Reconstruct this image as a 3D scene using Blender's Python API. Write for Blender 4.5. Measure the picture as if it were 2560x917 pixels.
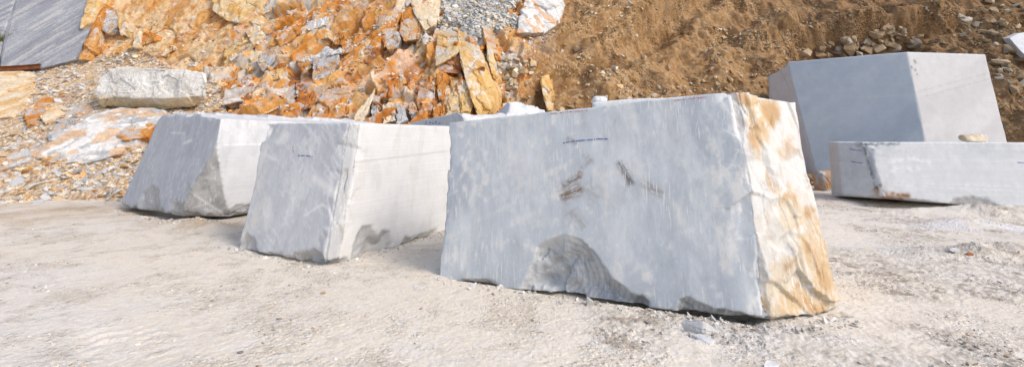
import bpy, bmesh, math, random
import numpy as np
from mathutils import Vector, Matrix
from mathutils.bvhtree import BVHTree

# ------------------------------------------------------------------ camera, light, exposure
scene = bpy.context.scene
for o in list(bpy.data.objects):
    bpy.data.objects.remove(o)
PITCH, FPX, EYE = math.radians(14.0), 1120.0, 1.6
cam_data = bpy.data.cameras.new("camera")
cam = bpy.data.objects.new("camera", cam_data)
scene.collection.objects.link(cam)
cam.location = (0, 0, EYE)
cam.rotation_euler = (math.radians(90) + PITCH, 0, 0)
cam_data.sensor_width = 36.0
cam_data.lens = 36.0 * FPX / 2560.0
cam_data.shift_y = -(458.5 - 64.0) / 2560.0
cam_data.clip_start, cam_data.clip_end = 0.05, 1000
scene.camera = cam

SUN_AZ = math.radians(128)      # clockwise from +Y: the sun stands on the right, a little towards the camera
SUN_EL = math.radians(42)
world = bpy.data.worlds.new("World"); scene.world = world; world.use_nodes = True
wn = world.node_tree.nodes; wl = world.node_tree.links
bg = wn["Background"]
sky = wn.new("ShaderNodeTexSky"); sky.sky_type = 'NISHITA'; sky.sun_disc = False
sky.sun_elevation = SUN_EL; sky.sun_rotation = SUN_AZ
sky.air_density = 1.0; sky.dust_density = 3.0; sky.ozone_density = 1.0
wl.new(sky.outputs[0], bg.inputs[0]); bg.inputs[1].default_value = 0.15
sun_data = bpy.data.lights.new("sun", 'SUN'); sun_data.energy = 1.1; sun_data.angle = math.radians(14.0)
sun_data.color = (1.0, 0.965, 0.915)
sun = bpy.data.objects.new("sun", sun_data); scene.collection.objects.link(sun)
sdir = Vector((math.sin(SUN_AZ) * math.cos(SUN_EL), math.cos(SUN_AZ) * math.cos(SUN_EL), math.sin(SUN_EL)))
sun.rotation_euler = (-sdir).to_track_quat('-Z', 'Y').to_euler(); sun.location = (20, -4, 25)
vs = scene.view_settings
vs.view_transform = 'Standard'; vs.look = 'None'; vs.gamma = 1.0; vs.use_curve_mapping = False
vs.exposure = 0.46
scene.render.resolution_x, scene.render.resolution_y = 1024, 366

random.seed(7); rng = np.random.default_rng(7)

# ------------------------------------------------------------------ pixels of the photograph -> directions
CP, SP = math.cos(PITCH), math.sin(PITCH)
def ray(px, py):
    a = (px - 1280.0) / FPX; b = (64.0 - py) / FPX
    return np.array([a, CP - b * SP, SP + b * CP])
def G(px, py, z=0.0):
    d = ray(px, py); return np.array([0, 0, EYE]) + d * ((z - EYE) / d[2])
def D(px, py, y):
    d = ray(px, py); return np.array([0, 0, EYE]) + d * (y / d[1])
def proj(P):
    d = P - np.array([0, 0, EYE])
    zc = np.maximum(d[:, 1] * CP + d[:, 2] * SP, 0.05)
    return 1280 + FPX * d[:, 0] / zc, 64 - FPX * (-d[:, 1] * SP + d[:, 2] * CP) / zc

# ------------------------------------------------------------------ numpy noise
def hsh(ix, iy, iz, seed):
    n = (ix.astype(np.uint32) * np.uint32(374761393) + iy.astype(np.uint32) * np.uint32(668265263)
         + iz.astype(np.uint32) * np.uint32(2246822519) + np.uint32((seed * 3266489917 + 12345) & 0xffffffff))
    n = (n ^ (n >> np.uint32(13))) * np.uint32(1274126177)
    n = (n ^ (n >> np.uint32(16))) * np.uint32(2654435761)
    n = n ^ (n >> np.uint32(15))
    return (n & np.uint32(0xffffff)).astype(np.float32) / np.float32(0xffffff)
def vnoise(P, seed=0):
    P = np.asarray(P, np.float32); F = np.floor(P); f = P - F; I = F.astype(np.int64)
    f = f * f * f * (f * (f * 6 - 15) + 10); x, y, z = I[:, 0], I[:, 1], I[:, 2]; r = 0
    for dx in (0, 1):
        wx = f[:, 0] if dx else 1 - f[:, 0]
        for dy in (0, 1):
            wy = wx * (f[:, 1] if dy else 1 - f[:, 1])
            for dz in (0, 1):
                r = r + wy * (f[:, 2] if dz else 1 - f[:, 2]) * hsh(x + dx, y + dy, z + dz, seed)
    return r * 2 - 1
def fbm(P, scale=1.0, octv=4, seed=0, gain=0.5, lac=2.03):
    P = np.asarray(P, np.float32) * scale; a, s, n = 1.0, 0.0, 0.0
    for i in range(octv):
        s = s + a * vnoise(P + i * 17.3, seed + i * 31); n += a; a *= gain; P = P * lac
    return s / n
def facet(u, v, seed, tilt=0.6):
    """2-D cells, each a plane of its own tilt: broken rock. -> height, cell random, distance to the crack"""
    iu, iv = np.floor(u).astype(np.int64), np.floor(v).astype(np.int64)
    best = np.full(u.shape, 9.0, np.float32); sec = best.copy()
    h = np.zeros(u.shape, np.float32); rid = h.copy(); zz = np.zeros_like(iu)
    for du in (-1, 0, 1):
        for dv in (-1, 0, 1):
            cu, cv = iu + du, iv + dv
            pu = cu + 0.1 + 0.8 * hsh(cu, cv, zz, seed); pv = cv + 0.1 + 0.8 * hsh(cu, cv, zz + 1, seed)
            a, b = u - pu, v - pv; d = np.abs(a) * 0.75 + np.abs(b) * 0.75 + 0.35 * np.sqrt(a * a + b * b)
            r = hsh(cu, cv, zz + 2, seed)
            hh = (hsh(cu, cv, zz + 3, seed) - .5) + tilt * ((hsh(cu, cv, zz + 4, seed) - .5) * 2 * a + (hsh(cu, cv, zz + 5, seed) - .5) * 2 * b)
            m = d < best
            sec = np.where(m, best, np.minimum(sec, d)); h = np.where(m, hh, h); rid = np.where(m, r, rid); best = np.where(m, d, best)
    return h.astype(np.float32), rid.astype(np.float32), (sec - best).astype(np.float32)
def sstep(a, b, x):
    t = np.clip((x - a) / (b - a), 0, 1); return t * t * (3 - 2 * t)
def mixc(a, b, t):
    return a * (1 - t[:, None]) + np.asarray(b, np.float32)[None, :] * t[:, None]
def in_poly(px, py, poly):
    c = np.zeros(px.shape, bool); n = len(poly)
    for i in range(n):
        x1, y1 = poly[i]; x2, y2 = poly[(i + 1) % n]
        if y1 == y2: continue
        c ^= ((y1 > py) != (y2 > py)) & (px < (x2 - x1) * (py - y1) / (y2 - y1) + x1)
    return c

def poly_sd(px, py, poly):
    d = np.full(px.shape, 1e9); n = len(poly)
    for i in range(n):
        x1, y1 = poly[i]; x2, y2 = poly[(i + 1) % n]; ex, ey = x2 - x1, y2 - y1
        t = np.clip(((px - x1) * ex + (py - y1) * ey) / (ex * ex + ey * ey), 0, 1); d = np.minimum(d, np.hypot(px - x1 - t * ex, py - y1 - t * ey))
    return np.where(in_poly(px, py, poly), d, -d)
# ------------------------------------------------------------------ materials
def base_nodes(name):
    m = bpy.data.materials.new(name); m.use_nodes = True
    nt = m.node_tree; return m, nt, nt.nodes, nt.links, nt.nodes["Principled BSDF"]
def make_mat(name, use_obj_color=False, rough=0.9, spec=0.2, tint=0.25, grain=60, bump=0.4, bump_scale=40, bump_dist=0.02, saw=False, speck=None, peb=None, peb_con=(.68, 1.3)):
    m, nt, n, l, b = base_nodes(name)
    tc = n.new("ShaderNodeTexCoord"); vec = tc.outputs["Object"]
    if use_obj_color:
        oi = n.new("ShaderNodeObjectInfo"); col = oi.outputs["Color"]
        add = n.new("ShaderNodeVectorMath"); add.operation = 'ADD'
        mul = n.new("ShaderNodeVectorMath"); mul.operation = 'SCALE'; mul.inputs[0].default_value = (13, 7, 9)
        l.new(oi.outputs["Random"], mul.inputs["Scale"]); l.new(vec, add.inputs[0]); l.new(mul.outputs[0], add.inputs[1]); vec = add.outputs[0]
    else:
        at = n.new("ShaderNodeAttribute"); at.attribute_name = "col"; col = at.outputs["Color"]
    n1 = n.new("ShaderNodeTexNoise"); n1.inputs["Scale"].default_value = grain; n1.inputs["Detail"].default_value = 6; n1.inputs["Roughness"].default_value = 0.65
    l.new(vec, n1.inputs["Vector"])
    mr = n.new("ShaderNodeMapRange"); mr.inputs[1].default_value = 0.25; mr.inputs[2].default_value = 0.75
    mr.inputs[3].default_value = 1 - tint; mr.inputs[4].default_value = 1 + tint
    l.new(n1.outputs[0], mr.inputs[0])
    mx = n.new("ShaderNodeMix"); mx.data_type = 'RGBA'; mx.blend_type = 'MULTIPLY'; mx.inputs[0].default_value = 1.0
    l.new(col, mx.inputs[6]); l.new(mr.outputs[0], mx.inputs[7]); out = mx.outputs[2]
    if speck:
        n3 = n.new("ShaderNodeTexNoise"); n3.inputs["Scale"].default_value = speck[0]; n3.inputs["Detail"].default_value = 5; n3.inputs["Roughness"].default_value = 0.7
        l.new(vec, n3.inputs["Vector"])
        m3 = n.new("ShaderNodeMapRange"); m3.inputs[1].default_value = speck[2]; m3.inputs[2].default_value = speck[2] + 0.07
        l.new(n3.outputs[0], m3.inputs[0])
        mx2 = n.new("ShaderNodeMix"); mx2.data_type = 'RGBA'; mx2.inputs[7].default_value = (*speck[1], 1)
        l.new(m3.outputs[0], mx2.inputs[0]); l.new(out, mx2.inputs[6]); out = mx2.outputs[2]
    def mult(out, fac):
        q = n.new("ShaderNodeMix"); q.data_type = 'RGBA'; q.blend_type = 'MULTIPLY'; q.inputs[0].default_value = 1.0; l.new(out, q.inputs[6]); l.new(fac, q.inputs[7]); return q.outputs[2]
    def mapr(v, a, b_, c, d):
        q = n.new("ShaderNodeMapRange"); q.inputs[1].default_value, q.inputs[2].default_value, q.inputs[3].default_value, q.inputs[4].default_value = a, b_, c, d; l.new(v, q.inputs[0]); return q.outputs[0]
    def noise(v, sc, det=5, ro=.6):
        q = n.new("ShaderNodeTexNoise"); q.inputs["Scale"].default_value = sc; q.inputs["Detail"].default_value = det; q.inputs["Roughness"].default_value = ro; l.new(v, q.inputs["Vector"]); return q.outputs[0]
    def mapping(rot, sc):
        q = n.new("ShaderNodeMapping"); q.inputs["Rotation"].default_value = rot; q.inputs["Scale"].default_value = sc; l.new(vec, q.inputs["Vector"]); return q.outputs[0]
    if saw:
        asc = n.new("ShaderNodeAttribute"); asc.attribute_name = "saw"
        iv = n.new("ShaderNodeMath"); iv.operation = 'MULTIPLY_ADD'; iv.use_clamp = True; iv.inputs[1].default_value = -2.5; iv.inputs[2].default_value = 1.0; l.new(asc.outputs["Fac"], iv.inputs[0])
        q = n.new("ShaderNodeMix"); q.data_type = 'RGBA'; q.blend_type = 'MULTIPLY'; l.new(iv.outputs[0], q.inputs[0]); l.new(out, q.inputs[6]); l.new(mapr(noise(mapping((.15, .1, 0), (1, 1, .3)), 7, 9, .75), .25, .75, .84, 1.14), q.inputs[7]); out = q.outputs[2]
        out = mult(out, mapr(noise(vec, 3.2, 9, .75), .3, .7, .92, 1.07))       # runs down the face
        for rot, thr in (((.2, .75, .3), .60), ((-.3, -.9, .2), .62), ((.1, .25, .5), .63)):                # scratches
            f = noise(mapping(rot, (1, 1, .045)), 48, 3, .55); mask = mapr(noise(vec, 2.2, 4, .6), .44, .6, 0, .75)
            fm = n.new("ShaderNodeMath"); fm.operation = 'MULTIPLY'; l.new(mapr(f, thr, thr + .05, 0, 1), fm.inputs[0]); m7 = n.new("ShaderNodeMath"); m7.operation = 'MULTIPLY'; l.new(mask, m7.inputs[0]); l.new(iv.outputs[0], m7.inputs[1]); l.new(m7.outputs[0], fm.inputs[1])
            q = n.new("ShaderNodeMix"); q.data_type = 'RGBA'; q.inputs[7].default_value = (.74, .735, .72, 1); l.new(fm.outputs[0], q.inputs[0]); l.new(out, q.inputs[6]); out = q.outputs[2]
        sl = mapr(noise(mapping((.12, 0, 0), (.015, .015, 1)), 40, 3, .6), .3, .7, .93, 1.06)              # wire-saw lines
        q = n.new("ShaderNodeMix"); q.data_type = 'RGBA'; q.blend_type = 'MULTIPLY'; l.new(asc.outputs["Fac"], q.inputs[0]); l.new(out, q.inputs[6]); l.new(sl, q.inputs[7]); out = q.outputs[2]
    pebh = None
    if peb:
        ap = n.new("ShaderNodeAttribute"); ap.attribute_name = "saw"
        pebh = []
        for sc in peb:
            vo = n.new("ShaderNodeTexVoronoi"); vo.inputs["Scale"].default_value = sc; vo.inputs["Randomness"].default_value = 1.0; l.new(vec, vo.inputs["Vector"])
            sx = n.new("ShaderNodeSeparateColor"); l.new(vo.outputs["Color"], sx.inputs[0])
            q = n.new("ShaderNodeMix"); q.data_type = 'RGBA'; q.blend_type = 'MULTIPLY'; l.new(ap.outputs["Fac"], q.inputs[0]); l.new(out, q.inputs[6]); l.new(mapr(sx.outputs[0], 0, 1, peb_con[0], peb_con[1]), q.inputs[7]); out = q.outputs[2]
            hh = mapr(vo.outputs["Distance"], 0, .7, 1, 0); m4 = n.new("ShaderNodeMath"); m4.operation = 'MULTIPLY'; l.new(hh, m4.inputs[0]); l.new(sx.outputs[1], m4.inputs[1]); pebh.append((m4.outputs[0], 30.0 / sc))
    l.new(out, b.inputs["Base Color"])
    b.inputs["Roughness"].default_value = rough; b.inputs["Specular IOR Level"].default_value = spec
    n2 = n.new("ShaderNodeTexNoise"); n2.inputs["Scale"].default_value = bump_scale; n2.inputs["Detail"].default_value = 8; n2.inputs["Roughness"].default_value = 0.68
    l.new(vec, n2.inputs["Vector"])
    bp = n.new("ShaderNodeBump"); bp.inputs["Strength"].default_value = bump; bp.inputs["Distance"].default_value = bump_dist
    h = n2.outputs[0]
    if not use_obj_color:
        ar = n.new("ShaderNodeAttribute"); ar.attribute_name = "rough"
        mm = n.new("ShaderNodeMath"); mm.operation = 'MULTIPLY'; l.new(h, mm.inputs[0]); l.new(ar.outputs["Fac"], mm.inputs[1]); h = mm.outputs[0]
        if saw:
            sp = n.new("ShaderNodeSeparateXYZ"); l.new(tc.outputs["Object"], sp.inputs[0])
            cmb = n.new("ShaderNodeCombineXYZ"); l.new(sp.outputs[2], cmb.inputs[2])
            w = n.new("ShaderNodeTexNoise"); w.inputs["Scale"].default_value = 38; w.inputs["Detail"].default_value = 4
            vm = n.new("ShaderNodeVectorMath"); vm.operation = 'MULTIPLY'; vm.inputs[1].default_value = (0.02, 0.02, 1.0)
            l.new(tc.outputs["Object"], vm.inputs[0]); l.new(vm.outputs[0], w.inputs["Vector"])
            asw = n.new("ShaderNodeAttribute"); asw.attribute_name = "saw"
            m2 = n.new("ShaderNodeMath"); m2.operation = 'MULTIPLY'; l.new(w.outputs[0], m2.inputs[0]); l.new(asw.outputs["Fac"], m2.inputs[1])
            ad = n.new("ShaderNodeMath"); ad.operation = 'ADD'; l.new(h, ad.inputs[0]); l.new(m2.outputs[0], ad.inputs[1]); h = ad.outputs[0]
    if pebh:
        for hh, k2 in pebh:
            m5 = n.new("ShaderNodeMath"); m5.operation = 'MULTIPLY'; l.new(hh, m5.inputs[0]); l.new(ap.outputs["Fac"], m5.inputs[1])
            m6 = n.new("ShaderNodeMath"); m6.operation = 'MULTIPLY_ADD'; m6.inputs[1].default_value = k2; l.new(m5.outputs[0], m6.inputs[0]); l.new(h, m6.inputs[2]); h = m6.outputs[0]
    l.new(h, bp.inputs["Height"]); l.new(bp.outputs[0], b.inputs["Normal"])
    return m
M_GROUND = make_mat("marble_dust_ground", tint=0.11, grain=35, bump=0.65, bump_scale=34, bump_dist=0.03, rough=0.95, spec=0.1, peb=(26, 60, 120), peb_con=(.93, 1.06))
M_CLIFF = make_mat("fractured_cliff_rock", tint=0.28, grain=9, bump=0.7, bump_scale=10, bump_dist=0.05, rough=1.0, spec=0.05, peb=(9, 22))
M_ROCK = make_mat("iron_stained_rock", tint=0.25, grain=12, bump=0.8, bump_scale=9, bump_dist=0.06, rough=1.0, spec=0.05)
M_MARBLE = make_mat("cut_marble", tint=0.05, grain=45, bump=0.6, bump_scale=45, bump_dist=0.012, rough=0.75, spec=0.3, saw=True)
M_STONE = make_mat("loose_stone", use_obj_color=True, tint=0.22, grain=10, bump=0.6, bump_scale=18, bump_dist=0.02, rough=0.92, spec=0.12)
M_RUBBLE = make_mat("rubble_stone", tint=0.15, grain=14, bump=0.4, bump_scale=20, bump_dist=0.02, rough=0.93, spec=0.1)
def flat_mat(name, c, rough=0.7, metal=0.0, grain=30, tint=0.3):
    m, nt, n, l, b = base_nodes(name)
    n1 = n.new("ShaderNodeTexNoise"); n1.inputs["Scale"].default_value = grain; n1.inputs["Detail"].default_value = 6
    r = n.new("ShaderNodeValToRGB"); r.color_ramp.elements[0].position = 0.3; r.color_ramp.elements[1].position = 0.7
    r.color_ramp.elements[0].color = (*[x * (1 - tint) for x in c], 1); r.color_ramp.elements[1].color = (*[min(1, x * (1 + tint)) for x in c], 1)
    l.new(n1.outputs[0], r.inputs[0]); l.new(r.outputs[0], b.inputs["Base Color"])
    b.inputs["Roughness"].default_value = rough; b.inputs["Metallic"].default_value = metal
    return m
M_BLUE = flat_mat("blue_crayon", (0.08, 0.16, 0.34)); M_RED = flat_mat("red_crayon", (0.50, 0.12, 0.16))
M_PINK = flat_mat("pink_crayon", (0.72, 0.42, 0.42)); M_RUST = flat_mat("rusty_steel", (0.16, 0.055, 0.02), 0.85, 0.0, 12, 0.6)
M_LEAF = flat_mat("broom_leaf", (0.13, 0.15, 0.03), 0.6, 0, 8, 0.5); M_TWIG = flat_mat("twig", (0.10, 0.06, 0.03))

# ------------------------------------------------------------------ object helpers
COL = scene.collection
def tag(o, label=None, cat=None, group=None, kind=None):
    if label: o["label"] = label
    if cat: o["category"] = cat
    if group: o["group"] = group
    if kind: o["kind"] = kind
    return o
def mesh_np(name, V, F, mat, col=None, rough=None, saw=None, smooth=False):
    """F: (n,3) or (n,4) array"""
    me = bpy.data.meshes.new(name); V = np.asarray(V, np.float32); F = np.asarray(F, np.int32); k = F.shape[1]
    me.vertices.add(len(V)); me.vertices.foreach_set("co", V.ravel())
    me.loops.add(F.size); me.loops.foreach_set("vertex_index", F.ravel())
    me.polygons.add(len(F)); me.polygons.foreach_set("loop_start", np.arange(0, F.size, k, dtype=np.int32))
    me.polygons.foreach_set("loop_total", np.full(len(F), k, np.int32))
    me.polygons.foreach_set("use_smooth", np.full(len(F), smooth, bool))
    me.update(calc_edges=True); me.validate()
    if col is not None:
        a = me.attributes.new("col", 'FLOAT_COLOR', 'POINT')
        a.data.foreach_set("color", np.concatenate([np.clip(col, 0, 1), np.ones((len(V), 1))], 1).astype(np.float32).ravel())
    for nm, arr in (("rough", rough), ("saw", saw)):
        if arr is not None:
            a = me.attributes.new(nm, 'FLOAT', 'POINT'); a.data.foreach_set("value", np.asarray(arr, np.float32))
    me.materials.append(mat)
    return me
def link(name, me, parent=None, loc=None):
    o = bpy.data.objects.new(name, me); COL.objects.link(o)
    if loc is not None: o.location = loc
    if parent: o.parent = parent
    return o
def grid_faces(nr, nc):
    i = np.arange(nr * nc).reshape(nr, nc)
    return np.stack([i[:-1, :-1], i[:-1, 1:], i[1:, 1:], i[1:, :-1]], -1).reshape(-1, 4)
def grid_normals(P, nr, nc):
    Q = P.reshape(nr, nc, 3); du = np.gradient(Q, axis=1); dv = np.gradient(Q, axis=0)
    n = np.cross(du, dv).reshape(-1, 3); return n / np.maximum(np.linalg.norm(n, axis=1, keepdims=True), 1e-9)

# ================================================================== GROUND
yr = np.concatenate([[-150, -80, -40, -20, -8, -2, 1.0, 2.2], np.geomspace(2.9, 15.5, 430), [17, 20, 30, 60, 120]])
uc = np.concatenate([[-40, -12, -4, -2.2], np.linspace(-1.5, 1.5, 800), [2.2, 4, 12, 40]])
YY, UU = np.meshgrid(yr, uc, indexing='ij')
XX = UU * np.clip(YY, 4.0, 16.0)
Pg = np.stack([XX, YY, np.zeros_like(XX)], -1).reshape(-1, 3).astype(np.float32)
gx, gy = proj(Pg)
far = sstep(20, 60, np.abs(Pg[:, 1])) + sstep(30, 80, np.abs(Pg[:, 0])); near = np.clip(1 - far, 0, 1)
zg = 0.022 * fbm(Pg, 0.35, 3, 5) + 0.016 * fbm(Pg, 1.3, 2, 8)
crumb = sstep(0.05, 0.45, fbm(Pg, 0.9, 4, 21) + 0.32 * sstep(1500, 2500, gx) - .22 * sstep(1500, 700, gx))          # crumbled patches
flk = fbm(Pg, 14, 3, 33); zg += crumb * (0.012 * np.abs(flk) + 0.010 * vnoise(Pg * 34, 44))
zg += 0.005 * fbm(Pg, 26, 2, 51)
def gauss(c, rx, ry, ang=0):
    dx, dy = Pg[:, 0] - c[0], Pg[:, 1] - c[1]; ca, sa = math.cos(ang), math.sin(ang)
    a, b = (dx * ca + dy * sa) / rx, (-dx * sa + dy * ca) / ry
    return np.exp(-(a * a + b * b))
bank = gauss(G(2520, 545), 1.6, 0.45, -0.3); bank2 = gauss(G(2540, 640), 1.0, 0.3, -0.15)
zg += 0.26 * bank * (1 + .3 * fbm(Pg, 3, 3, 61)) + 0.15 * bank2 * (1 + .5 * fbm(Pg, 4, 3, 62)) + 0.10 * gauss(G(2420, 560), .6, .35)
zg -= 0.16 * gauss(G(2235, 512), 1.0, .4, -.3)
zg += 0.10 * gauss(G(500, 560), .8, .25, -.5) * (1 + .6 * fbm(Pg, 5, 3, 63))
def rut(p0, p1, w, depth, step=0.16):
    global zg
    d = (p1 - p0)[:2]; L = np.linalg.norm(d); d = d / L; q = Pg[:, :2] - p0[:2]
    t = q @ d; s = q @ np.array([-d[1], d[0]])
    m = np.exp(-(s / w) ** 4) * sstep(-.2, .3, t) * (1 - sstep(L - .6, L, t)) * sstep(-.35, .25, fbm(Pg, 0.8, 2, 70))
    cle = np.sin((t + np.abs(s) * .6) / step * 2 * math.pi)
    zg += m * (-depth * .6 + depth * .45 * np.clip(cle, -.4, 1) * sstep(-.3, .3, fbm(Pg, 3, 2, 71)) + depth * .5 * fbm(Pg, 9, 2, 72)); return m
rutm = rut(G(280, 917), G(215, 690), .13, .022) + rut(G(420, 917), G(310, 690), .13, .012)
rutm = rutm + rut(G(1300, 1025), G(2560, 700), .20, .014, .10) + rut(G(1700, 1027), G(2560, 790), .2, .014, .10) + rut(G(2000, 690), G(2560, 620), .2, .010, .10)
Pg[:, 2] = zg * near
def trench(p0, p1, depth, inner=.30, outer=.03):
    d = (p1 - p0)[:2]; L = np.linalg.norm(d); d = d / L; q = Pg[:, :2] - p0[:2]; t = q @ d; s_ = q @ np.array([d[1], -d[0]])
    Pg[:, 2] -= depth * sstep(-inner - .15, -inner, s_) * sstep(outer + .05, outer - .02, s_) * sstep(0, .25, t) * sstep(L, L - .25, t) * (.55 + .9 * fbm(Pg, 1.4, 2, 75))
trench(G(1098, 690), G(1936, 814), .085); trench(G(590, 618), G(826, 664), .07); trench(G(826, 664), G(1094, 580), .07); trench(G(298, 524), G(440, 553), .06)
def ground_z(x, y):
    d = np.abs(Pg[:, 0] - x) + np.abs(Pg[:, 1] - y); return float(Pg[np.argmin(d), 2])
cg = np.tile(np.array([[0.735, 0.658, 0.55]], np.float32), (len(Pg), 1))
a1 = fbm(Pg, 0.5, 4, 81); a2 = fbm(Pg, 2.2, 4, 83); a3 = fbm(Pg, 7, 3, 87)
cg = mixc(cg, (0.72, 0.67, 0.60), sstep(-.1, .4, a1) * .7)                 # greyer dust
cg = mixc(cg, (0.60, 0.50, 0.38), sstep(.08, .6, .6 * a2 + .6 * a3 + .3 * fbm(Pg, 20, 2, 88) + .28 * (1 - sstep(100, 900, gx)) * sstep(720, 520, gy)) * .5)
warm = np.clip(gauss(G(520, 560), 1.6, .5, -.5) + gauss(G(260, 520), 3.5, .5, -.25) + .6 * gauss(G(60, 540), 4, 1.0), 0, 1)
cg = mixc(cg, (0.50, 0.35, 0.20), warm * (.45 + .5 * a2))
cg = mixc(cg, (.56, .505, .43), sstep(.15, .5, fbm(Pg, 16, 3, 89, .7) + .3 * a3) * .55); cg = mixc(cg, (.70, .68, .65), sstep(.1, .5, fbm(Pg, 11, 3, 91, .7)) * .4)
cg = mixc(cg, (0.54, 0.485, 0.415), crumb * sstep(-.15, .35, a3) * .55)        # damp clods
cg = mixc(cg, (0.24, 0.18, 0.13), crumb * sstep(.22, .42, fbm(Pg, 9, 3, 90) + .12 * a2) * .55)
cg = mixc(cg, (0.74, 0.74, 0.75), np.clip(gauss(G(2480, 570), 1.5, .3, -.25) + gauss(G(2180, 620), .5, .5) * .6 + gauss(G(1990, 850), .8, .25) * .5 + .8 * gauss(G(2400, 535), .5, .25), 0, 1) * sstep(-.4, .2, a2))
o = link("ground", mesh_np("ground", Pg, grid_faces(len(yr), len(uc)), M_GROUND, cg, .35 + .65 * crumb, np.clip(.25 + .75 * sstep(-.2, .3, a2 + .5 * a3), 0, 1), smooth=True)); tag(o, kind="structure")

# ================================================================== QUARRY SLOPE (terrain sheet)
PROF = {-60: [(9, -.5), (10, 0), (14, 2.4), (19.5, 4.5), (21, 7), (23, 12), (28, 18)],
        -20: [(11.0, -.4), (12.2, 0), (15.2, 2.1), (20.3, 4.7), (21.4, 7), (23, 11.5), (28, 17)],
        -14: [(11.0, -.4), (12.0, 0), (15.0, 2.1), (19.8, 4.6), (20.6, 7), (22, 11), (27, 17)],
        -9.5: [(11.8, -.4), (12.8, 0), (15, 1.9), (18.0, 4.0), (20, 6.8), (22, 10.5), (27, 17)],
        -5: [(12.6, -.4), (13.4, 0), (14.9, 2), (16.6, 4.3), (18.8, 7.2), (21, 10.5), (26, 17)],
        -1.5: [(13.4, -.4), (14.0, 0), (14.8, 2), (16.1, 4.5), (18.5, 7), (21, 10), (26, 17)],
        3: [(13.8, -.4), (14.6, 0), (16.2, 2), (18.4, 4.5), (20.8, 7), (23, 9.8), (29, 17)],
        9: [(15, -.4), (16, 0), (17.6, 2), (19.9, 4.3), (22.5, 6.8), (25, 9.5), (31, 17)],
        15: [(16.4, -.4), (17.2, 0), (18.8, 2), (20.6, 4.2), (23, 7), (25.5, 9.8), (31, 17)],
        20: [(16, -.4), (16.8, 0), (18.3, 2), (20.2, 4.2), (22.5, 7), (25, 9.8), (30, 17)],
        60: [(9, -.4), (10, 0), (12, 2), (14, 4.2), (17, 7), (20, 9.8), (26, 17)]}
xs_k = np.array(sorted(PROF)); K = np.array([PROF[k] for k in xs_k])
xg = np.concatenate([np.linspace(-60, -27, 24)[:-1], np.linspace(-27, 27, 1500), np.linspace(27, 60, 24)[1:]])
vpar = np.concatenate([np.linspace(0, 4.3, 340), np.linspace(4.3, 6, 30)[1:]])     # knots 0..6
NC, NR = len(xg), len(vpar)
prof = np.stack([np.stack([np.interp(xg, xs_k, K[:, i, c]) for c in (0, 1)], -1) for i in range(7)], 1)   # NC,7,2
i0 = np.clip(np.floor(vpar).astype(int), 0, 5); ft = vpar - i0
YZ = prof[:, i0, :] * (1 - ft)[None, :, None] + prof[:, i0 + 1, :] * ft[None, :, None]                    # NC,NR,2
k = np.hanning(27); k /= k.sum()
for c in (0, 1):                                                                                           # soften the knots
    pad = np.pad(YZ[:, :, c], ((0, 0), (13, 13)), 'reflect', reflect_type='odd'); YZ[:, :, c] = np.apply_along_axis(lambda r: np.convolve(r, k, 'valid'), 1, pad)
Pt = np.stack([np.repeat(xg[None, :], NR, 0), YZ[:, :, 0].T, YZ[:, :, 1].T], -1).reshape(-1, 3).astype(np.float32)
Nt = grid_normals(Pt, NR, NC)
seg = np.linalg.norm(np.diff(Pt.reshape(NR, NC, 3), axis=0), axis=2); S = np.concatenate([np.zeros((1, NC)), np.cumsum(seg, 0)], 0).ravel().astype(np.float32)
U = Pt[:, 0].copy()
tx, ty = proj(Pt)
wob = fbm(Pt, .8, 4, 101) * 45
soil = sstep(1265, 1400, tx + wob + .35 * (ty - 150))
brown = sstep(1750, 2150, tx + wob)
# talus and debris in the left half
TALUS = [[(-900, 150), (120, 165), (330, 120), (430, 165), (560, 215), (560, 300), (430, 300), (430, 760), (-900, 760)]]
tal = np.zeros(len(Pt), np.float32)
for poly in TALUS: tal = np.maximum(tal, in_poly(tx + wob * .5, ty + wob * .4, poly).astype(np.float32))
tal *= 1 - soil
wf = fbm(Pt, 4, 3, 104) * 30
scree = in_poly(tx + wob * .8 + wf, ty + wob * .6 + wf, [(1120, -80), (1300, -80), (1290, 40), (1260, 80), (1215, 105), (1150, 75), (1105, 90), (1100, 30)]).astype(np.float32)
rockw = np.clip(1 - soil - tal - scree, 0, 1)
def frame(ang, su, sv):
    ca, sa = math.cos(ang), math.sin(ang); return (U * ca + S * sa) / su, (-U * sa + S * ca) / sv
wu = .16 * fbm(Pt, 1.4, 3, 110); wv = .16 * fbm(Pt, 1.4, 3, 111)
fu, fv = frame(math.radians(48), 2.6, 1.15); h1, r1, e1 = facet(fu + wu, fv + wv, 1, .7)
fu, fv = frame(math.radians(56), 1.5, .62); h2, r2, e2 = facet(fu + wu * 2, fv + wv * 2, 2, .8)
fu, fv = frame(math.radians(44), .30, .15); h3, r3, e3 = facet(fu + wu * 3, fv + wv * 3, 3, .8)
fu, fv = frame(math.radians(100), 1.6, .42); hf, rf, ef = facet(fu + wu, fv + wv, 6, .6)         # upright slabs in the middle
midz = sstep(1000, 1060, tx + wob) * rockw; smooth_face = sstep(640, 520, tx + wob) * sstep(205, 160, ty + wob * .3) * rockw
wall = sstep(-25, 25, poly_sd(tx + wob, ty + wob * .5, [(815, 70), (880, 30), (965, 5), (1005, 50), (985, 130), (930, 200), (880, 215), (830, 180)])) * rockw
wall2 = np.clip(smooth_face + wall, 0, 1)
H1 = h1 * (1 - midz) + hf * midz; R1 = r1 * (1 - midz) + rf * midz; E1 = e1 * (1 - midz) + ef * midz
def ledge(ang, per, warp, off):
    ca, sa = math.cos(ang), math.sin(ang); w = (-U * sa + S * ca) / per + warp + off; t = w - np.floor(w)
    return np.where(t < .72, t / .72, (1 - t) / .28) - .5, sstep(.70, .76, t) * sstep(1.0, .95, t)
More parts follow.
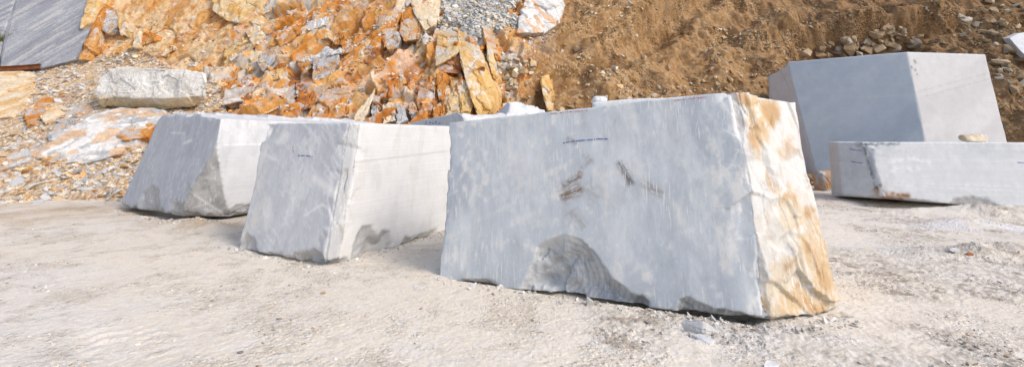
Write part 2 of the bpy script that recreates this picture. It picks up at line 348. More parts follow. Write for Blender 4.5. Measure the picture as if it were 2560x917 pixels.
l1, t1_ = ledge(math.radians(44), 1.5, .9 * fbm(Pt, .55, 4, 112), .8 * r1); l2, t2_ = ledge(math.radians(50), .42, 1.1 * fbm(Pt, 1.2, 4, 113), 1.0 * r2 + .5 * r1)
lw = rockw * (1 - smooth_face) * (1 - .75 * wall) * (1 - midz); disp = lw * (.62 * l1 + .13 * l2)
disp = disp + rockw * ((.55 * H1) * (1 - .55 * smooth_face) + .30 * h2 * (1 - .65 * wall2) + .06 * h3 - .34 * np.exp(-E1 / .035) - .12 * np.exp(-e2 / .035) + .05 * fbm(Pt, 2.5, 4, 120))
disp += tal * (.16 * fbm(Pt, .7, 4, 121) + .05 * h3 + .05 * np.abs(fbm(Pt, 4, 3, 122)))
n_s = fbm(Pt, .7, 3, 129); lump = fbm(Pt, .5, 3, 130); ridg = 1 - np.abs(fbm(Pt * np.array([1, 1, .6]), 1.1, 5, 131)) * 2
disp += soil * (1.05 * lump - .55 * np.abs(fbm(Pt, .8, 4, 135)) - .10 * np.abs(fbm(Pt, 3.0, 3, 136)) + .05 * ridg + .36 * fbm(Pt, 1.5, 4, 132) + .09 * np.abs(fbm(Pt, 4, 3, 133)) * sstep(-.2, .4, n_s) + .012 * fbm(Pt, 14, 2, 134))
disp += scree * .04 * h3
def bump_at(px, py, rx, ry, amp, ang=0):
    a, b = tx - px, ty - py; ca, sa = math.cos(ang), math.sin(ang)
    return amp * np.exp(-(((a * ca + b * sa) / rx) ** 2 + ((-a * sa + b * ca) / ry) ** 2))
# hollows and spurs of the earth slope
disp += bump_at(2190, 108, 165, 26, -2.2, -.12) + bump_at(2200, 58, 230, 16, 1.1, -.1) + bump_at(2330, 100, 40, 30, .7) + bump_at(1690, 60, 120, 26, -1.0, -.5) + bump_at(1660, 20, 130, 16, .4, -.4) + bump_at(1480, 90, 70, 20, -.5, -.4) + bump_at(1490, 55, 90, 16, .45, -.3) + bump_at(1590, 30, 150, 22, .4, -.3)
disp += bump_at(1820, 80, 90, 28, -.6, -.45) + bump_at(1760, 40, 160, 22, .5, -.5) + bump_at(1530, 150, 90, 20, -.35, .1) + bump_at(1520, 180, 110, 22, .25)
disp += bump_at(2470, 15, 120, 30, -.5) + bump_at(2380, 140, 30, 90, .3) + bump_at(1960, 80, 60, 90, .35)
Dg = disp.reshape(NR, NC)
for _ in range(1):
    Dg = np.pad(Dg, 1, 'edge'); Dg = (Dg[:-2] + 2 * Dg[1:-1] + Dg[2:]) / 4; Dg = (Dg[:, :-2] + 2 * Dg[:, 1:-1] + Dg[:, 2:]) / 4
disp = Dg.ravel()
Pt += Nt * disp[:, None]
Pt[:, 0] += soil * .05 * fbm(Pt, 3, 3, 140)
Ntd = grid_normals(Pt, NR, NC)
# rock colours: each broken facet has its own staining
OR, LO, CR, GY, RU, WH = (.52, .215, .045), (.61, .37, .15), (.68, .53, .34), (.42, .42, .43), (.36, .13, .035), (.68, .65, .61)
ct = np.tile(np.array([OR], np.float32), (len(Pt), 1))
n1 = fbm(Pt, .9, 4, 150); n2 = fbm(Pt, 3.2, 4, 151); n3 = fbm(Pt, 9, 3, 152)
rr = np.clip(.55 * R1 + .45 * r2 + .10 * n2, 0, 1)
ct = mixc(ct, (.55, .29, .10), sstep(.33, .46, rr)); ct = mixc(ct, LO, sstep(.46, .56, rr) * .9); ct = mixc(ct, CR, sstep(.62, .72, rr) * .8)
ct = mixc(ct, RU, sstep(.3, .2, rr) * .7)
greyw = sstep(.1, .3, n1 + .55 * (r2 - .5) + .5 * (R1 - .5) + .35 * n2 - .15 * sstep(650, 1000, tx)) * (1 - .8 * smooth_face)
ct = mixc(ct, GY, greyw * .85); ct = mixc(ct, WH, rockw * sstep(.2, .4, fbm(Pt, 1.3, 3, 153) + .5 * (r2 - .5)) * .4)
lg = np.clip(t1_ + .7 * t2_, 0, 1) * lw; ct = mixc(ct, (.50, .47, .44), lg * sstep(-.35, .15, n2 + .5 * n1) * .85)
ct = mixc(ct, (.50, .205, .045), wall * .8); ct = mixc(ct, (.60, .36, .13), wall * sstep(0, .35, n1 + .4 * n2) * .7); ct = mixc(ct, (.72, .66, .56), wall * sstep(.035, .0, np.abs(fbm(Pt, 1.1, 3, 155))) * .6)
ct = mixc(ct, LO, smooth_face * .55); ct = mixc(ct, CR, smooth_face * sstep(-.05, .35, n1 + n2 * .6) * .75)
ct = mixc(ct, (.5, .2, .06), smooth_face * sstep(.1, .4, n2 - .3 * n1) * .6)
ct = mixc(ct, WH, rockw * sstep(.28, .4, np.abs(n3) * .6 + .4 * n2) * .4)                    # calcite flecks
ct = mixc(ct, (.55, .46, .36), rockw * sstep(.55, .9, Ntd[:, 2]) * sstep(-.2, .3, n2) * .6)   # dust lying on ledges
ct = mixc(ct, (.58, .44, .29), tal * .92); ct = mixc(ct, (.50, .50, .50), tal * sstep(.1, .3, r3 - .55 + n2 * .4) * .7); ct = mixc(ct, (.52, .25, .08), tal * sstep(.15, .4, n1 + n2 * .6 + .4 * (r3 - .6)) * .4)
ct = mixc(ct, (.46, .45, .43), scree)
soilc = np.tile(np.array([(.37, .245, .125)], np.float32), (len(Pt), 1))
soilc = mixc(soilc, (.46, .325, .185), sstep(-.1, .6, .6 * n2 + .8 * n1)); soilc = mixc(soilc, (.25, .15, .07), sstep(.05, .4, fbm(Pt, 1.7, 4, 160)) * .75)
soilc = mixc(soilc, (.215, .14, .08), brown * .68)
soilc = mixc(soilc, (.50, .42, .32), sstep(.62, .8, r3 + n3 * .2) * .2 * (1 - .4 * brown))
soilc = soilc * np.array([.92, .86, .82], np.float32)
ct = ct * (1 - soil[:, None]) + soilc * soil[:, None]
cliff = link("quarry_slope", mesh_np("quarry_slope", Pt, grid_faces(NR, NC)[:, ::1], M_CLIFF, ct, .3 + .6 * rockw + .15 * tal, np.clip(soil * (.12 + .88 * sstep(-.15, .3, .5 * n2 + n1)) + .8 * tal + scree, 0, 1))); tag(cliff, kind="structure")
bvh = BVHTree.FromPolygons([Vector(p) for p in Pt.reshape(NR, NC, 3)[::2, ::2].reshape(-1, 3).tolist()], grid_faces(len(range(0, NR, 2)), len(range(0, NC, 2))).tolist())
def on_slope(px, py):
    d = Vector(ray(px, py)).normalized(); r = bvh.ray_cast(Vector((0, 0, EYE)), d)
    return (r[0], r[1] if r[1].y < 0 else -r[1]) if r[0] else (None, None)

# ================================================================== CUT BLOCKS
def refine(V, F, L, backmul=6):
    camv = np.array([0, 0, EYE])
    for it in range(16):
        a, b, c = V[F[:, 0]], V[F[:, 1]], V[F[:, 2]]
        back = (np.cross(b - a, c - a) * (camv - a)).sum(1) < 0
        E = np.sort(np.concatenate([F[:, [0, 1]], F[:, [1, 2]], F[:, [2, 0]]]), 1)
        key = E[:, 0].astype(np.int64) * len(V) + E[:, 1]
        uk, inv = np.unique(key, return_inverse=True); u0, u1 = uk // len(V), uk % len(V)
        lim = np.full(len(uk), L * backmul); np.minimum.at(lim, inv[~np.tile(back, 3)], L)
        mk = np.linalg.norm(V[u0] - V[u1], axis=1) > lim
        if not mk.any(): break
        mid = np.full(len(uk), -1, np.int64); mid[mk] = len(V) + np.arange(mk.sum())
        V = np.concatenate([V, (V[u0[mk]] + V[u1[mk]]) / 2]); n = len(F); m = mid[inv].reshape(3, n).T
        out = []; cnt = (m >= 0).sum(1); out.append(F[cnt == 0])
        for k2 in range(3):
            P, M = np.roll(F, -k2, 1), np.roll(m, -k2, 1)          # rotate so that edge k2 comes first
            q = (cnt == 1) & (M[:, 0] >= 0); p, x = P[q], M[q, 0]
            out += [np.stack([p[:, 0], x, p[:, 2]], 1), np.stack([x, p[:, 1], p[:, 2]], 1)]
            q = (cnt == 2) & (M[:, 2] < 0); p, x, y = P[q], M[q, 0], M[q, 1]
            out += [np.stack([x, p[:, 1], y], 1)]
            d1 = np.linalg.norm(V[p[:, 0]] - V[y], axis=1) < np.linalg.norm(V[x] - V[p[:, 2]], axis=1)
            out += [np.where(d1[:, None], np.stack([p[:, 0], x, y], 1), np.stack([p[:, 0], x, p[:, 2]], 1)), np.where(d1[:, None], np.stack([p[:, 0], y, p[:, 2]], 1), np.stack([x, y, p[:, 2]], 1))]
        q = cnt == 3; p, M = F[q], m[q]
        out += [np.stack([p[:, 0], M[:, 0], M[:, 2]], 1), np.stack([M[:, 0], p[:, 1], M[:, 1]], 1), np.stack([M[:, 2], M[:, 1], p[:, 2]], 1), M]
        F = np.concatenate(out)
    return V, F
def tri_normals(V, F):
    fn = np.cross(V[F[:, 1]] - V[F[:, 0]], V[F[:, 2]] - V[F[:, 0]]); N = np.zeros_like(V)
    for k2 in range(3): np.add.at(N, F[:, k2], fn)
    return N / np.maximum(np.linalg.norm(N, axis=1, keepdims=True), 1e-9)
def hull_from_planes(planes):
    n = np.array([p[0] for p in planes]); d = np.array([p[1] for p in planes]); pts = []; m = len(n)
    for i in range(m):
        for j in range(i + 1, m):
            for k2 in range(j + 1, m):
                A = n[[i, j, k2]]
                if abs(np.linalg.det(A)) < 1e-4: continue
                x = np.linalg.solve(A, d[[i, j, k2]])
                if np.all(n @ x <= d + 1e-5) and not any(np.linalg.norm(x - q) < 1e-3 for q in pts): pts.append(x)
    return np.array(pts)
def plane(a, b, c, inside):
    n = np.cross(b - a, c - a); n = n / np.linalg.norm(n); d = n @ a
    if n @ inside > d: n, d = -n, -d
    return n, d
def mesh_from_hull(pts, L, backmul=6):
    bm = bmesh.new()
    for p in pts: bm.verts.new(p)
    r = bmesh.ops.convex_hull(bm, input=bm.verts[:])
    dead = [v for v in bm.verts if not v.link_faces]
    if dead: bmesh.ops.delete(bm, geom=dead, context='VERTS')
    bmesh.ops.dissolve_limit(bm, angle_limit=.005, verts=bm.verts[:], edges=bm.edges[:])
    bm.normal_update(); edges = []
    for e in bm.edges:
        if len(e.link_faces) == 2 and e.calc_face_angle(0) > .2:
            b = e.link_faces[0].normal + e.link_faces[1].normal
            edges.append((np.array(e.verts[0].co), np.array(e.verts[1].co), np.array(b.normalized())))
    bmesh.ops.triangulate(bm, faces=bm.faces[:]); bm.normal_update(); bm.verts.index_update()
    cen = sum((v.co for v in bm.verts), Vector()) / len(bm.verts)
    V = np.array([v.co[:] for v in bm.verts], np.float64)
    F = np.array([[v.index for v in (f.verts if f.normal.dot(f.calc_center_median() - cen) > 0 else f.verts[::-1])] for f in bm.faces], np.int64); bm.free()
    V, F = refine(V, F, L, backmul); V = V.astype(np.float32)
    return V, tri_normals(V, F), F, edges
def wear(V, edges, rad, seed, low=None):
    """broken arrises; position only, so the skin stays closed"""
    out = V.copy()
    nz = fbm(V, 2.2, 4, seed) ; nf = fbm(V, 9, 3, seed + 5)
    for a, b, n in edges:
        ab = b - a; t = np.clip((V - a) @ ab / (ab @ ab), 0, 1); dist = np.linalg.norm(V - a - t[:, None] * ab, axis=1)
        isl = low is not None and min(a[2], b[2]) < .2 and max(a[2], b[2]) < .5
        nq = np.round((nz + .3 * nf) * 5) / 5; R = (low if isl else rad * (.4 if min(a[2], b[2]) > 1.2 else 1)) * np.clip(.6 + .5 * nq + .8 * nz + .5 * nf, .12, 3)
        k3 = np.clip(R - dist, 0, None) * .75
        out = out - k3[:, None] * n[None, :].astype(np.float32)
    return out, np.linalg.norm(out - V, axis=1)
BL = {}
def block(name, planes_dict, L, rad, seed, paint, label, low=None, chips=(), pchips=(), frac=(), sink=0.0, label2=None):
    names = list(planes_dict); pl = [planes_dict[k2] for k2 in names]
    pts = hull_from_planes(pl); V, N, F, edges = mesh_from_hull(pts, L)
    nn = np.array([p[0] for p in pl]); dd = np.array([p[1] for p in pl])
    face_id = np.argmin(np.abs(V @ nn.T - dd), 1)
    px, py = proj(V)
    W, chip = wear(V, edges, rad, seed, low)
    W = W + (.006 * fbm(V, 1.3, 3, seed + 9))[:, None] * N
    for fr, amp, sc in frac:
        n0, d0 = planes_dict[fr]; w = np.exp(-((V @ n0 - d0) / .12) ** 2)
        t1 = np.cross(n0, [.3, .2, .93]); t1 /= np.linalg.norm(t1); t2 = np.cross(n0, t1); wq = .25 * fbm(V, sc, 3, seed + 13)
        fh, fr_, fe = facet(V @ t1 * sc * .9 + wq, V @ t2 * sc * .7 - wq, seed + 11, .9); fz = fbm(V, sc * 3, 4, seed + 12)
        g1, _, _ = facet(V @ t1 * sc * 2.6 + wq * 2, V @ t2 * sc * 2.1 - wq, seed + 14, .9)
        W = W + (w * amp * (fh * 1.1 - .35 + .16 * g1 + .12 * fz))[:, None] * n0[None, :].astype(np.float32)
    chipm = sstep(.008, .03, chip)
    for (cx, cy, rx, fname, depth, stretch) in chips:
        n0, d0 = planes_dict[fname]; r_ = ray(cx, cy); c0 = np.array([0, 0, EYE]); c = c0 + r_ * ((d0 - n0 @ c0) / (n0 @ r_))
        R = rx / FPX * np.linalg.norm(c - c0) / np.linalg.norm(r_) * np.linalg.norm(r_)
        q = (V - c); q[:, 2] /= stretch; dist = np.linalg.norm(q, axis=1) / R + .14 * fbm(V, 1.6 / max(R, .15), 4, seed + 30)
        ins = np.clip(1 - dist * dist, 0, 1); W = W - (depth * np.sqrt(ins) * (1 + .5 * fbm(V, 5, 4, seed + 31)))[:, None] * n0[None, :].astype(np.float32)
        chipm = np.maximum(chipm, sstep(0, .06, ins))
    for (poly, fname, depth, bev) in pchips:
        n0, d0 = planes_dict[fname]; wx, wy = fbm(V, 5, 4, seed + 40) * 9, fbm(V, 5, 4, seed + 41) * 9; sd = poly_sd(px + wx, py + wy, poly)
        sd = sd * np.exp(-np.clip(np.abs(V @ n0 - d0) - .02, 0, 9) / .15); t1 = np.cross(n0, [.3, .2, .93]); t2 = np.cross(n0, t1); g0, _, _ = facet(V @ t1 * 4 + wx * .05, V @ t2 * 3.2 + wy * .05, seed + 42, .9)
        k0 = np.clip(sd / bev, 0, 1) ** .7; W = W - (depth * k0 * (1 + .55 * g0 + .3 * fbm(V, 9, 3, seed + 43)))[:, None] * n0[None, :].astype(np.float32); chipm = np.maximum(chipm, sstep(0, 4, sd))
    ctx = dict(V=V, px=px, py=py, face=face_id, names=names, chip=chipm, isf=lambda k2: (face_id == names.index(k2)).astype(np.float32))
    col, rough, saw = paint(ctx)
    o = link(name, mesh_np(name, W, F, M_MARBLE, col, rough, saw, smooth=True)); tag(o, label, "marble block", "cut marble blocks on the quarry floor")
    BL[label] = (planes_dict, o); return o, planes_dict
def up(p, z): q = p.copy(); q[2] = z; return q
ZV = np.array([0, 0, 1.0])
def strip(px, py, x0, y0, x1, y1, w):
    """0..1 falloff along a stroke between two photo points"""
    d = np.array([x1 - x0, y1 - y0], float); L = np.hypot(*d); d /= L
    t = (px - x0) * d[0] + (py - y0) * d[1]; s = (px - x0) * -d[1] + (py - y0) * d[0]
    return np.exp(-(s / w) ** 2) * sstep(-.1 * L, .1 * L, t) * sstep(1.1 * L, .9 * L, t), t, s

# ---- the big block in front
A = G(1098, 690); B = G(1936, 814); C = G(2110, 782)
At = D(1122, 306, A[1] + .10); Bt = D(1842, 226, B[1] + .17); Ct = D(2012, 243, C[1] + .15)
ins = (A + B + C) / 3 + np.array([0, .7, .9])
fdir = (B - A) / np.linalg.norm(B - A); bk = np.array([-fdir[1], fdir[0], 0])
P1 = {"front": plane(A, B, (At + Bt) / 2, ins), "right": plane(B, C, (Bt + Ct) / 2, ins), "rback": plane(C, Ct, C + np.array([.18, 1, 0]), ins),
      "back": plane(A + bk * 1.7, B + bk * 1.7, B + bk * 1.7 + ZV, ins), "left": plane(A, At, A + bk + fdir * .12, ins),
      "top": plane(At, Bt, Ct + bk * .0, ins), "bottom": plane(A - ZV * .03, B + ZV * .012, A + bk * 1.7 - ZV * .06, ins),
      "shoulder": plane(G(1930, 640) * 0 + D(1925, 560, B[1] + .02), D(1842, 226, B[1] + .10), D(1925, 300, B[1] + .32), ins)}
def paint_big(c):
    V, px, py = c["V"], c["px"], c["py"]; N_ = len(V)
    col = np.tile(np.array([(.515, .555, .595)], np.float32), (N_, 1))
    a = fbm(V, .9, 5, 200); b = fbm(V * np.array([1, 1, .3]), 4, 5, 201, .6); d = fbm(V * np.array([1, 1, .6]), 12, 4, 202, .65)
    sc = fbm(np.stack([px * .006 + py * .012, px * .05 - py * .03, 0 * px], 1), 1.0, 4, 205, .65); sc2 = fbm(np.stack([px * .012 - py * .006, px * .03 + py * .06, 0 * px], 1), 1.0, 4, 206, .65)
    col = mixc(col, (.395, .44, .495), sstep(-.2, .35, a + .45 * b + .25 * sc) * .7)
    col = mixc(col, (.645, .67, .685), sstep(-.05, .4, b * .7 + .3 * sc + .3 * d - .3 * a) * .7)
    col = mixc(col, (.70, .70, .695), sstep(.10, .5, .7 * sc2 + .4 * d - .2 * a) * .5)
    col = mixc(col, (.74, .725, .70), sstep(.16, .36, d * .6 + .5 * fbm(V, 1.8, 4, 204) + .16 * sstep(1650, 1880, px)) * .6)
    for (x0, y0, x1, y1, w, k2) in [(1600, 455, 1690, 520, 12, .7), (1690, 515, 1712, 590, 10, .7), (1708, 400, 1712, 560, 7, .5), (1260, 590, 1310, 612, 5, .8), (1305, 608, 1355, 632, 6, .9), (1355, 632, 1370, 640, 4, .8),
                                (1480, 420, 1520, 470, 5, .6), (1560, 455, 1620, 400, 4, .6), (1830, 240, 1860, 400, 22, .7), (1880, 420, 1905, 780, 18, .75), (1560, 480, 1545, 540, 5, .5), (1240, 330, 1330, 460, 14, .4), (1780, 560, 1830, 640, 16, .5), (1840, 620, 1850, 700, 20, .7), (1880, 470, 1850, 560, 16, .5)]:
        s, _, _ = strip(px, py, x0, y0, x1, y1, w); col = mixc(col, (.70, .70, .69), s * k2 * sstep(-.2, .35, d + .3 * b))
    sm = np.zeros(N_)
    for (x0, y0, x1, y1, w, ha, cc) in [(1400, 492, 1456, 470, 13, 1, (.19, .12, .06)), (1405, 465, 1450, 440, 6, 1, (.17, .12, .09)), (1446, 445, 1452, 428, 5, 1, (.26, .14, .07)), (1452, 420, 1480, 398, 6, .6, (.25, .23, .22)),
                                   (1546, 404, 1580, 462, 8, 1, (.13, .115, .11)), (1603, 455, 1658, 488, 9, .8, (.26, .23, .22)), (1418, 343, 1442, 360, 5, .7, (.24, .2, .19)), (1428, 525, 1462, 570, 12, .6, (.30, .27, .25)), (1458, 462, 1500, 495, 14, .5, (.38, .35, .33)), (1458, 396, 1472, 386, 6, .5, (.3, .26, .25))]:
        s, t, q = strip(px, py, x0, y0, x1, y1, w * 1.25); fib = fbm(np.stack([t * .05, q * .45, 0 * t], 1), 1.0, 3, int(x0)) + .5 * fbm(np.stack([t * .1, q * .1, 0 * t], 1), 1, 2, 7); sm = s * ha * sstep(-.6, .3, fib); col = mixc(col, cc, np.clip(sm, 0, 1) * .92 * c["isf"]("front"))
    # broken end: white crust over honey-coloured stone
    end = np.clip(c["isf"]("right") + c["isf"]("shoulder") + c["isf"]("rback"), 0, 1)
    ce = np.tile(np.array([(.66, .655, .64)], np.float32), (N_, 1)); e1_ = fbm(V, 2.6, 4, 210); e2_ = fbm(V, 7, 4, 211)
    hon = 0 * px
    for poly, k2 in (([(1862, 225), (1955, 232), (1962, 270), (1945, 320), (1905, 390), (1935, 460), (1880, 330)], 1.0), ([(1925, 540), (1985, 455), (2010, 520), (2050, 530), (2090, 590), (2115, 790), (1925, 850), (1930, 660), (2000, 640), (1990, 590)], 1.0), ([(1940, 340), (2000, 330), (2005, 380), (1960, 400)], .6), ([(1985, 290), (2010, 280), (2012, 320), (1990, 330)], .5), ([(1935, 470), (1960, 440), (1965, 500), (1940, 510)], .7)):
        hon = np.maximum(hon, k2 * sstep(-16, 14, poly_sd(px, py, poly) + 26 * e2_ + 12 * e1_))
    hon = np.maximum(hon, .3 * sstep(-.05, .3, e1_ + .3 * e2_)); hon = hon * sstep(-.75, -.1, e2_ + .6 * fbm(V, 18, 3, 213))
    hc = np.tile(np.array([(.56, .41, .235)], np.float32), (N_, 1)); hc = mixc(hc, (.62, .54, .42), sstep(-.1, .35, e1_ + .5 * e2_)); hc = mixc(hc, (.50, .29, .12), sstep(.12, .4, e2_ - .4 * e1_ + .25 * sstep(2030, 2090, px) * sstep(600, 700, py)) * .7)
    ce = mixc(ce, (.5, .5, .5), sstep(.05, .4, e2_ - e1_ * .3) * .7)
    hon = hon[:, None] * .92; ce = ce * (1 - hon) + hc * hon
    col = col * (1 - end[:, None]) + ce * end[:, None]
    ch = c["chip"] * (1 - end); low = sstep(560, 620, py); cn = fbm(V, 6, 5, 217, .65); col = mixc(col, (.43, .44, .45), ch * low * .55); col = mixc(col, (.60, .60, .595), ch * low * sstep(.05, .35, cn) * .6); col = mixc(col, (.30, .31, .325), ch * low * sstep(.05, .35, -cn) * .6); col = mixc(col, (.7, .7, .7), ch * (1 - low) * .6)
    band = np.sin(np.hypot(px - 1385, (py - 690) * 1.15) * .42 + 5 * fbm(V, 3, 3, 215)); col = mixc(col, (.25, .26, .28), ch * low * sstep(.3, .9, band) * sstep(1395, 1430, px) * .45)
    return col, .12 + .5 * end + .6 * ch, np.zeros(N_)
o_big, _ = block("marble_block", P1, .026, .05, 1, paint_big, "large grey-blue marble block in front with a broken honey-coloured right end", low=.05,
      chips=[(2000, 690, 60, "right", .05, 1.2), (1960, 560, 50, "right", .04, 1)],
      pchips=[([(1290, 735), (1312, 690), (1332, 650), (1350, 615), (1380, 592), (1412, 588), (1452, 600), (1482, 626), (1506, 662), (1530, 700), (1565, 718), (1625, 748), (1620, 790), (1290, 760)], "front", .13, 55),
              ([(1345, 640), (1372, 622), (1400, 650), (1430, 690), (1470, 760), (1330, 740)], "front", .06, 26), ([(1575, 775), (1585, 738), (1606, 732), (1622, 748), (1626, 790)], "front", .05, 16),
              ([(1685, 790), (1698, 748), (1720, 740), (1762, 754), (1802, 772), (1850, 780), (1902, 796), (1930, 830), (1690, 815)], "front", .08, 20), ([(1185, 720), (1200, 692), (1226, 695), (1242, 705), (1244, 730)], "front", .03, 8)],
      frac=[("right", .08, 1.3), ("shoulder", .04, 1.3), ("left", .015, 2)])

# ---- the middle block
A2 = G(590, 618); B2 = G(826, 664); C2 = G(1094, 580)
rd = (C2 - B2) / np.linalg.norm(C2 - B2)
At2 = D(652, 308, A2[1] + .22); Bt2 = D(892, 307, B2[1] + .32); Ct2 = D(1122, 315, C2[1] + .25)
ins2 = (A2 + B2 + C2) / 3 + ZV * .8
P2 = {"front": plane(A2, B2, (At2 + Bt2) / 2, ins2), "right": plane(B2, C2, (Bt2 + Ct2) / 2, ins2), "left": plane(A2, At2, A2 + rd, ins2),
      "top": plane(At2, Bt2, Ct2, ins2), "back": plane(B2 + rd * 3.6, B2 + rd * 3.6 + ZV, A2 + rd * 3.4, ins2), "bottom": (np.array([0, 0, -1.0]), .03),
      "arris": plane(D(873, 400, B2[1] + .22), D(888, 310, B2[1] + .30), D(838, 640, B2[1] + .0) , ins2)}
_n = P2["front"][0] + P2["right"][0]; _n /= np.linalg.norm(_n); P2["arris"] = (_n, _n @ ((B2 + Bt2) / 2) - .055)
def marble_grey(V, seed, c0=(.55, .56, .575), c1=(.44, .455, .49), c2=(.70, .70, .69)):
    col = np.tile(np.array([c0], np.float32), (len(V), 1)); a = fbm(V, 1.3, 4, seed); b = fbm(V * np.array([1, 1, .4]), 5, 4, seed + 1); d = fbm(V, 13, 4, seed + 2)
    col = mixc(col, c1, sstep(-.05, .4, a + .4 * b) * .7); col = mixc(col, c2, sstep(.05, .35, b + .5 * d) * .6); return col, a, b, d
def paint_mid(c):
    V, px, py = c["V"], c["px"], c["py"]; col, a, b, d = marble_grey(V, 230, (.56, .57, .59), (.47, .485, .515), (.72, .72, .715))
    sc = fbm(np.stack([px * .012 + py * .03, px * .13 - py * .08, 0 * px], 1), 1.0, 3, 235); col = mixc(col, (.76, .76, .75), sstep(.25, .5, sc + .3 * a) * .5)
    for (x0, y0, x1, y1, w) in [(760, 540, 805, 510, 3), (805, 510, 825, 525, 3), (780, 440, 860, 500, 12), (690, 360, 720, 330, 8), (650, 380, 690, 400, 5)]:
        s, _, _ = strip(px, py, x0, y0, x1, y1, w); col = mixc(col, (.8, .79, .77), s * .7)
    lf = sstep(690, 620, px) * c["isf"]("front"); col = mixc(col, (.66, .62, .55), lf * sstep(-.2, .3, b + d * .5) * .6)
    r = c["isf"]("right"); col = mixc(col, (.64, .64, .635), r); col = mixc(col, (.57, .555, .53), r * sstep(.15, .4, b) * .5)
    col = mixc(col, (.42, .425, .43), c["isf"]("arris") * sstep(-.3, .1, a + d * .5) * .7)
    s, _, _ = strip(px, py, 885, 406, 1118, 378, 1.8); col = mixc(col, (.45, .44, .42), s * r * .8)
    s, _, _ = strip(px, py, 848, 560, 855, 600, 2); col = mixc(col, (.3, .24, .15), s * .7)
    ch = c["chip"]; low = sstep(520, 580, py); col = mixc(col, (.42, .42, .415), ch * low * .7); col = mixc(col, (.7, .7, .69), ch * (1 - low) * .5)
    return col, .12 + .6 * ch + .3 * c["isf"]("arris"), r * .5
block("marble_block", P2, .034, .03, 2, paint_mid, "pale marble block with white sawn right face, second from the front", low=.07,
      pchips=[([(710, 665), (730, 634), (755, 622), (785, 622), (804, 638), (818, 680), (715, 680)], "front", .12, 22), ([(590, 605), (612, 586), (638, 590), (642, 612), (624, 640), (590, 640)], "front", .05, 14),
              ([(872, 670), (890, 582), (906, 562), (931, 565), (946, 586), (962, 572), (979, 580), (984, 606), (970, 650)], "right", .09, 24), ([(998, 625), (1012, 591), (1036, 588), (1062, 579), (1094, 566), (1098, 610)], "right", .05, 12),
              ([(655, 300), (700, 300), (688, 330), (664, 352), (648, 360)], "front", .05, 16), ([(842, 600), (850, 540), (866, 470), (874, 410), (888, 318), (900, 330), (888, 420), (872, 520), (856, 620)], "front", .03, 8)],
      frac=[("left", .08, 2), ("arris", .03, 4)])

# ---- the left block with a broken corner
A3 = G(298, 524); B3 = G(440, 553)
E3 = D(541, 362, 0) if False else None
fd3 = (B3 - A3) / np.linalg.norm(B3 - A3); rd3 = np.array([.46, .888, 0])
lean = .12
def on_plane(pl, px, py):
    r_ = ray(px, py); c0 = np.array([0, 0, EYE]); return c0 + r_ * ((pl[1] - pl[0] @ c0) / (pl[0] @ r_))
ins3 = (A3 + B3) / 2 + rd3 * 1.5 + ZV
front3 = plane(A3, B3, A3 + ZV + np.array([.54, .84, 0]) * lean, ins3)
K1 = on_plane(front3, 541, 364); K0 = on_plane(front3, 553, 297); KL = on_plane(front3, 402, 284); KLb = on_plane(front3, 299, 512); KT = on_plane(front3, 470, 279)
right3 = plane(K1, K1 + rd3, K1 - ZV + np.array([.35, .0, 0]) * .12, ins3)
Q1 = on_plane(front3, 448, 520); R1b = on_plane(right3, 566, 526)
P3 = {"front": front3, "right": right3, "bevel": plane(K1, K1 + rd3, K0 + rd3 * .15, ins3), "corner": plane(K1 + (K0 - K1) * .02, Q1, R1b, ins3),
      "left": plane(KL, KLb, KLb + rd3 + np.array([-.2, 0, 0]), ins3), "top": plane(KT, K0, K0 + rd3 * 3 - ZV * .02, ins3),
      "nib": plane(KT, KL, KL + rd3, ins3), "back": plane(A3 + rd3 * 5.4, B3 + rd3 * 5.4, B3 + rd3 * 5.4 + ZV, ins3), "bottom": (np.array([0, 0, -1.0]), -.05)}
def paint_left(c):
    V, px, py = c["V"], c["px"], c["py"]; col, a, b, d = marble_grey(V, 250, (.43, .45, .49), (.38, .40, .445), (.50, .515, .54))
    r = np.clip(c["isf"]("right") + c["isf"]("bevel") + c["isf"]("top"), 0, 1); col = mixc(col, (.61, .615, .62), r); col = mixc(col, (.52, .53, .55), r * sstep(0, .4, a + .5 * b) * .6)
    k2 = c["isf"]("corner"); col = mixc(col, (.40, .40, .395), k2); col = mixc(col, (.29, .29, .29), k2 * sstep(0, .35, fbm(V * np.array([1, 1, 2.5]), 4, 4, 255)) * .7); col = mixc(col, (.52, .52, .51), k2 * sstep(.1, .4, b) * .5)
    for (x0, y0, x1, y1, w) in [(474, 478, 520, 510, 2.5), (520, 510, 565, 540, 3), (480, 520, 520, 508, 2), (520, 508, 548, 480, 1.5), (455, 360, 480, 350, 3), (428, 332, 462, 334, 2), (520, 295, 530, 300, 4)]:
        s, _, _ = strip(px, py, x0, y0, x1, y1, w); col = mixc(col, (.72, .71, .69), s * .75)
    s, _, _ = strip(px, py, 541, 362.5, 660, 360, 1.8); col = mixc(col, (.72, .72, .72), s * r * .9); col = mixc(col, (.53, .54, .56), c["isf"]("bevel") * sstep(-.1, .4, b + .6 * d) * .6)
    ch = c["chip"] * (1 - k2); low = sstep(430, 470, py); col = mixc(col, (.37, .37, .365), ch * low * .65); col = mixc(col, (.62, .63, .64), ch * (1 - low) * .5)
    return col, .12 + .7 * k2 + .5 * ch, c["isf"]("right") * .4
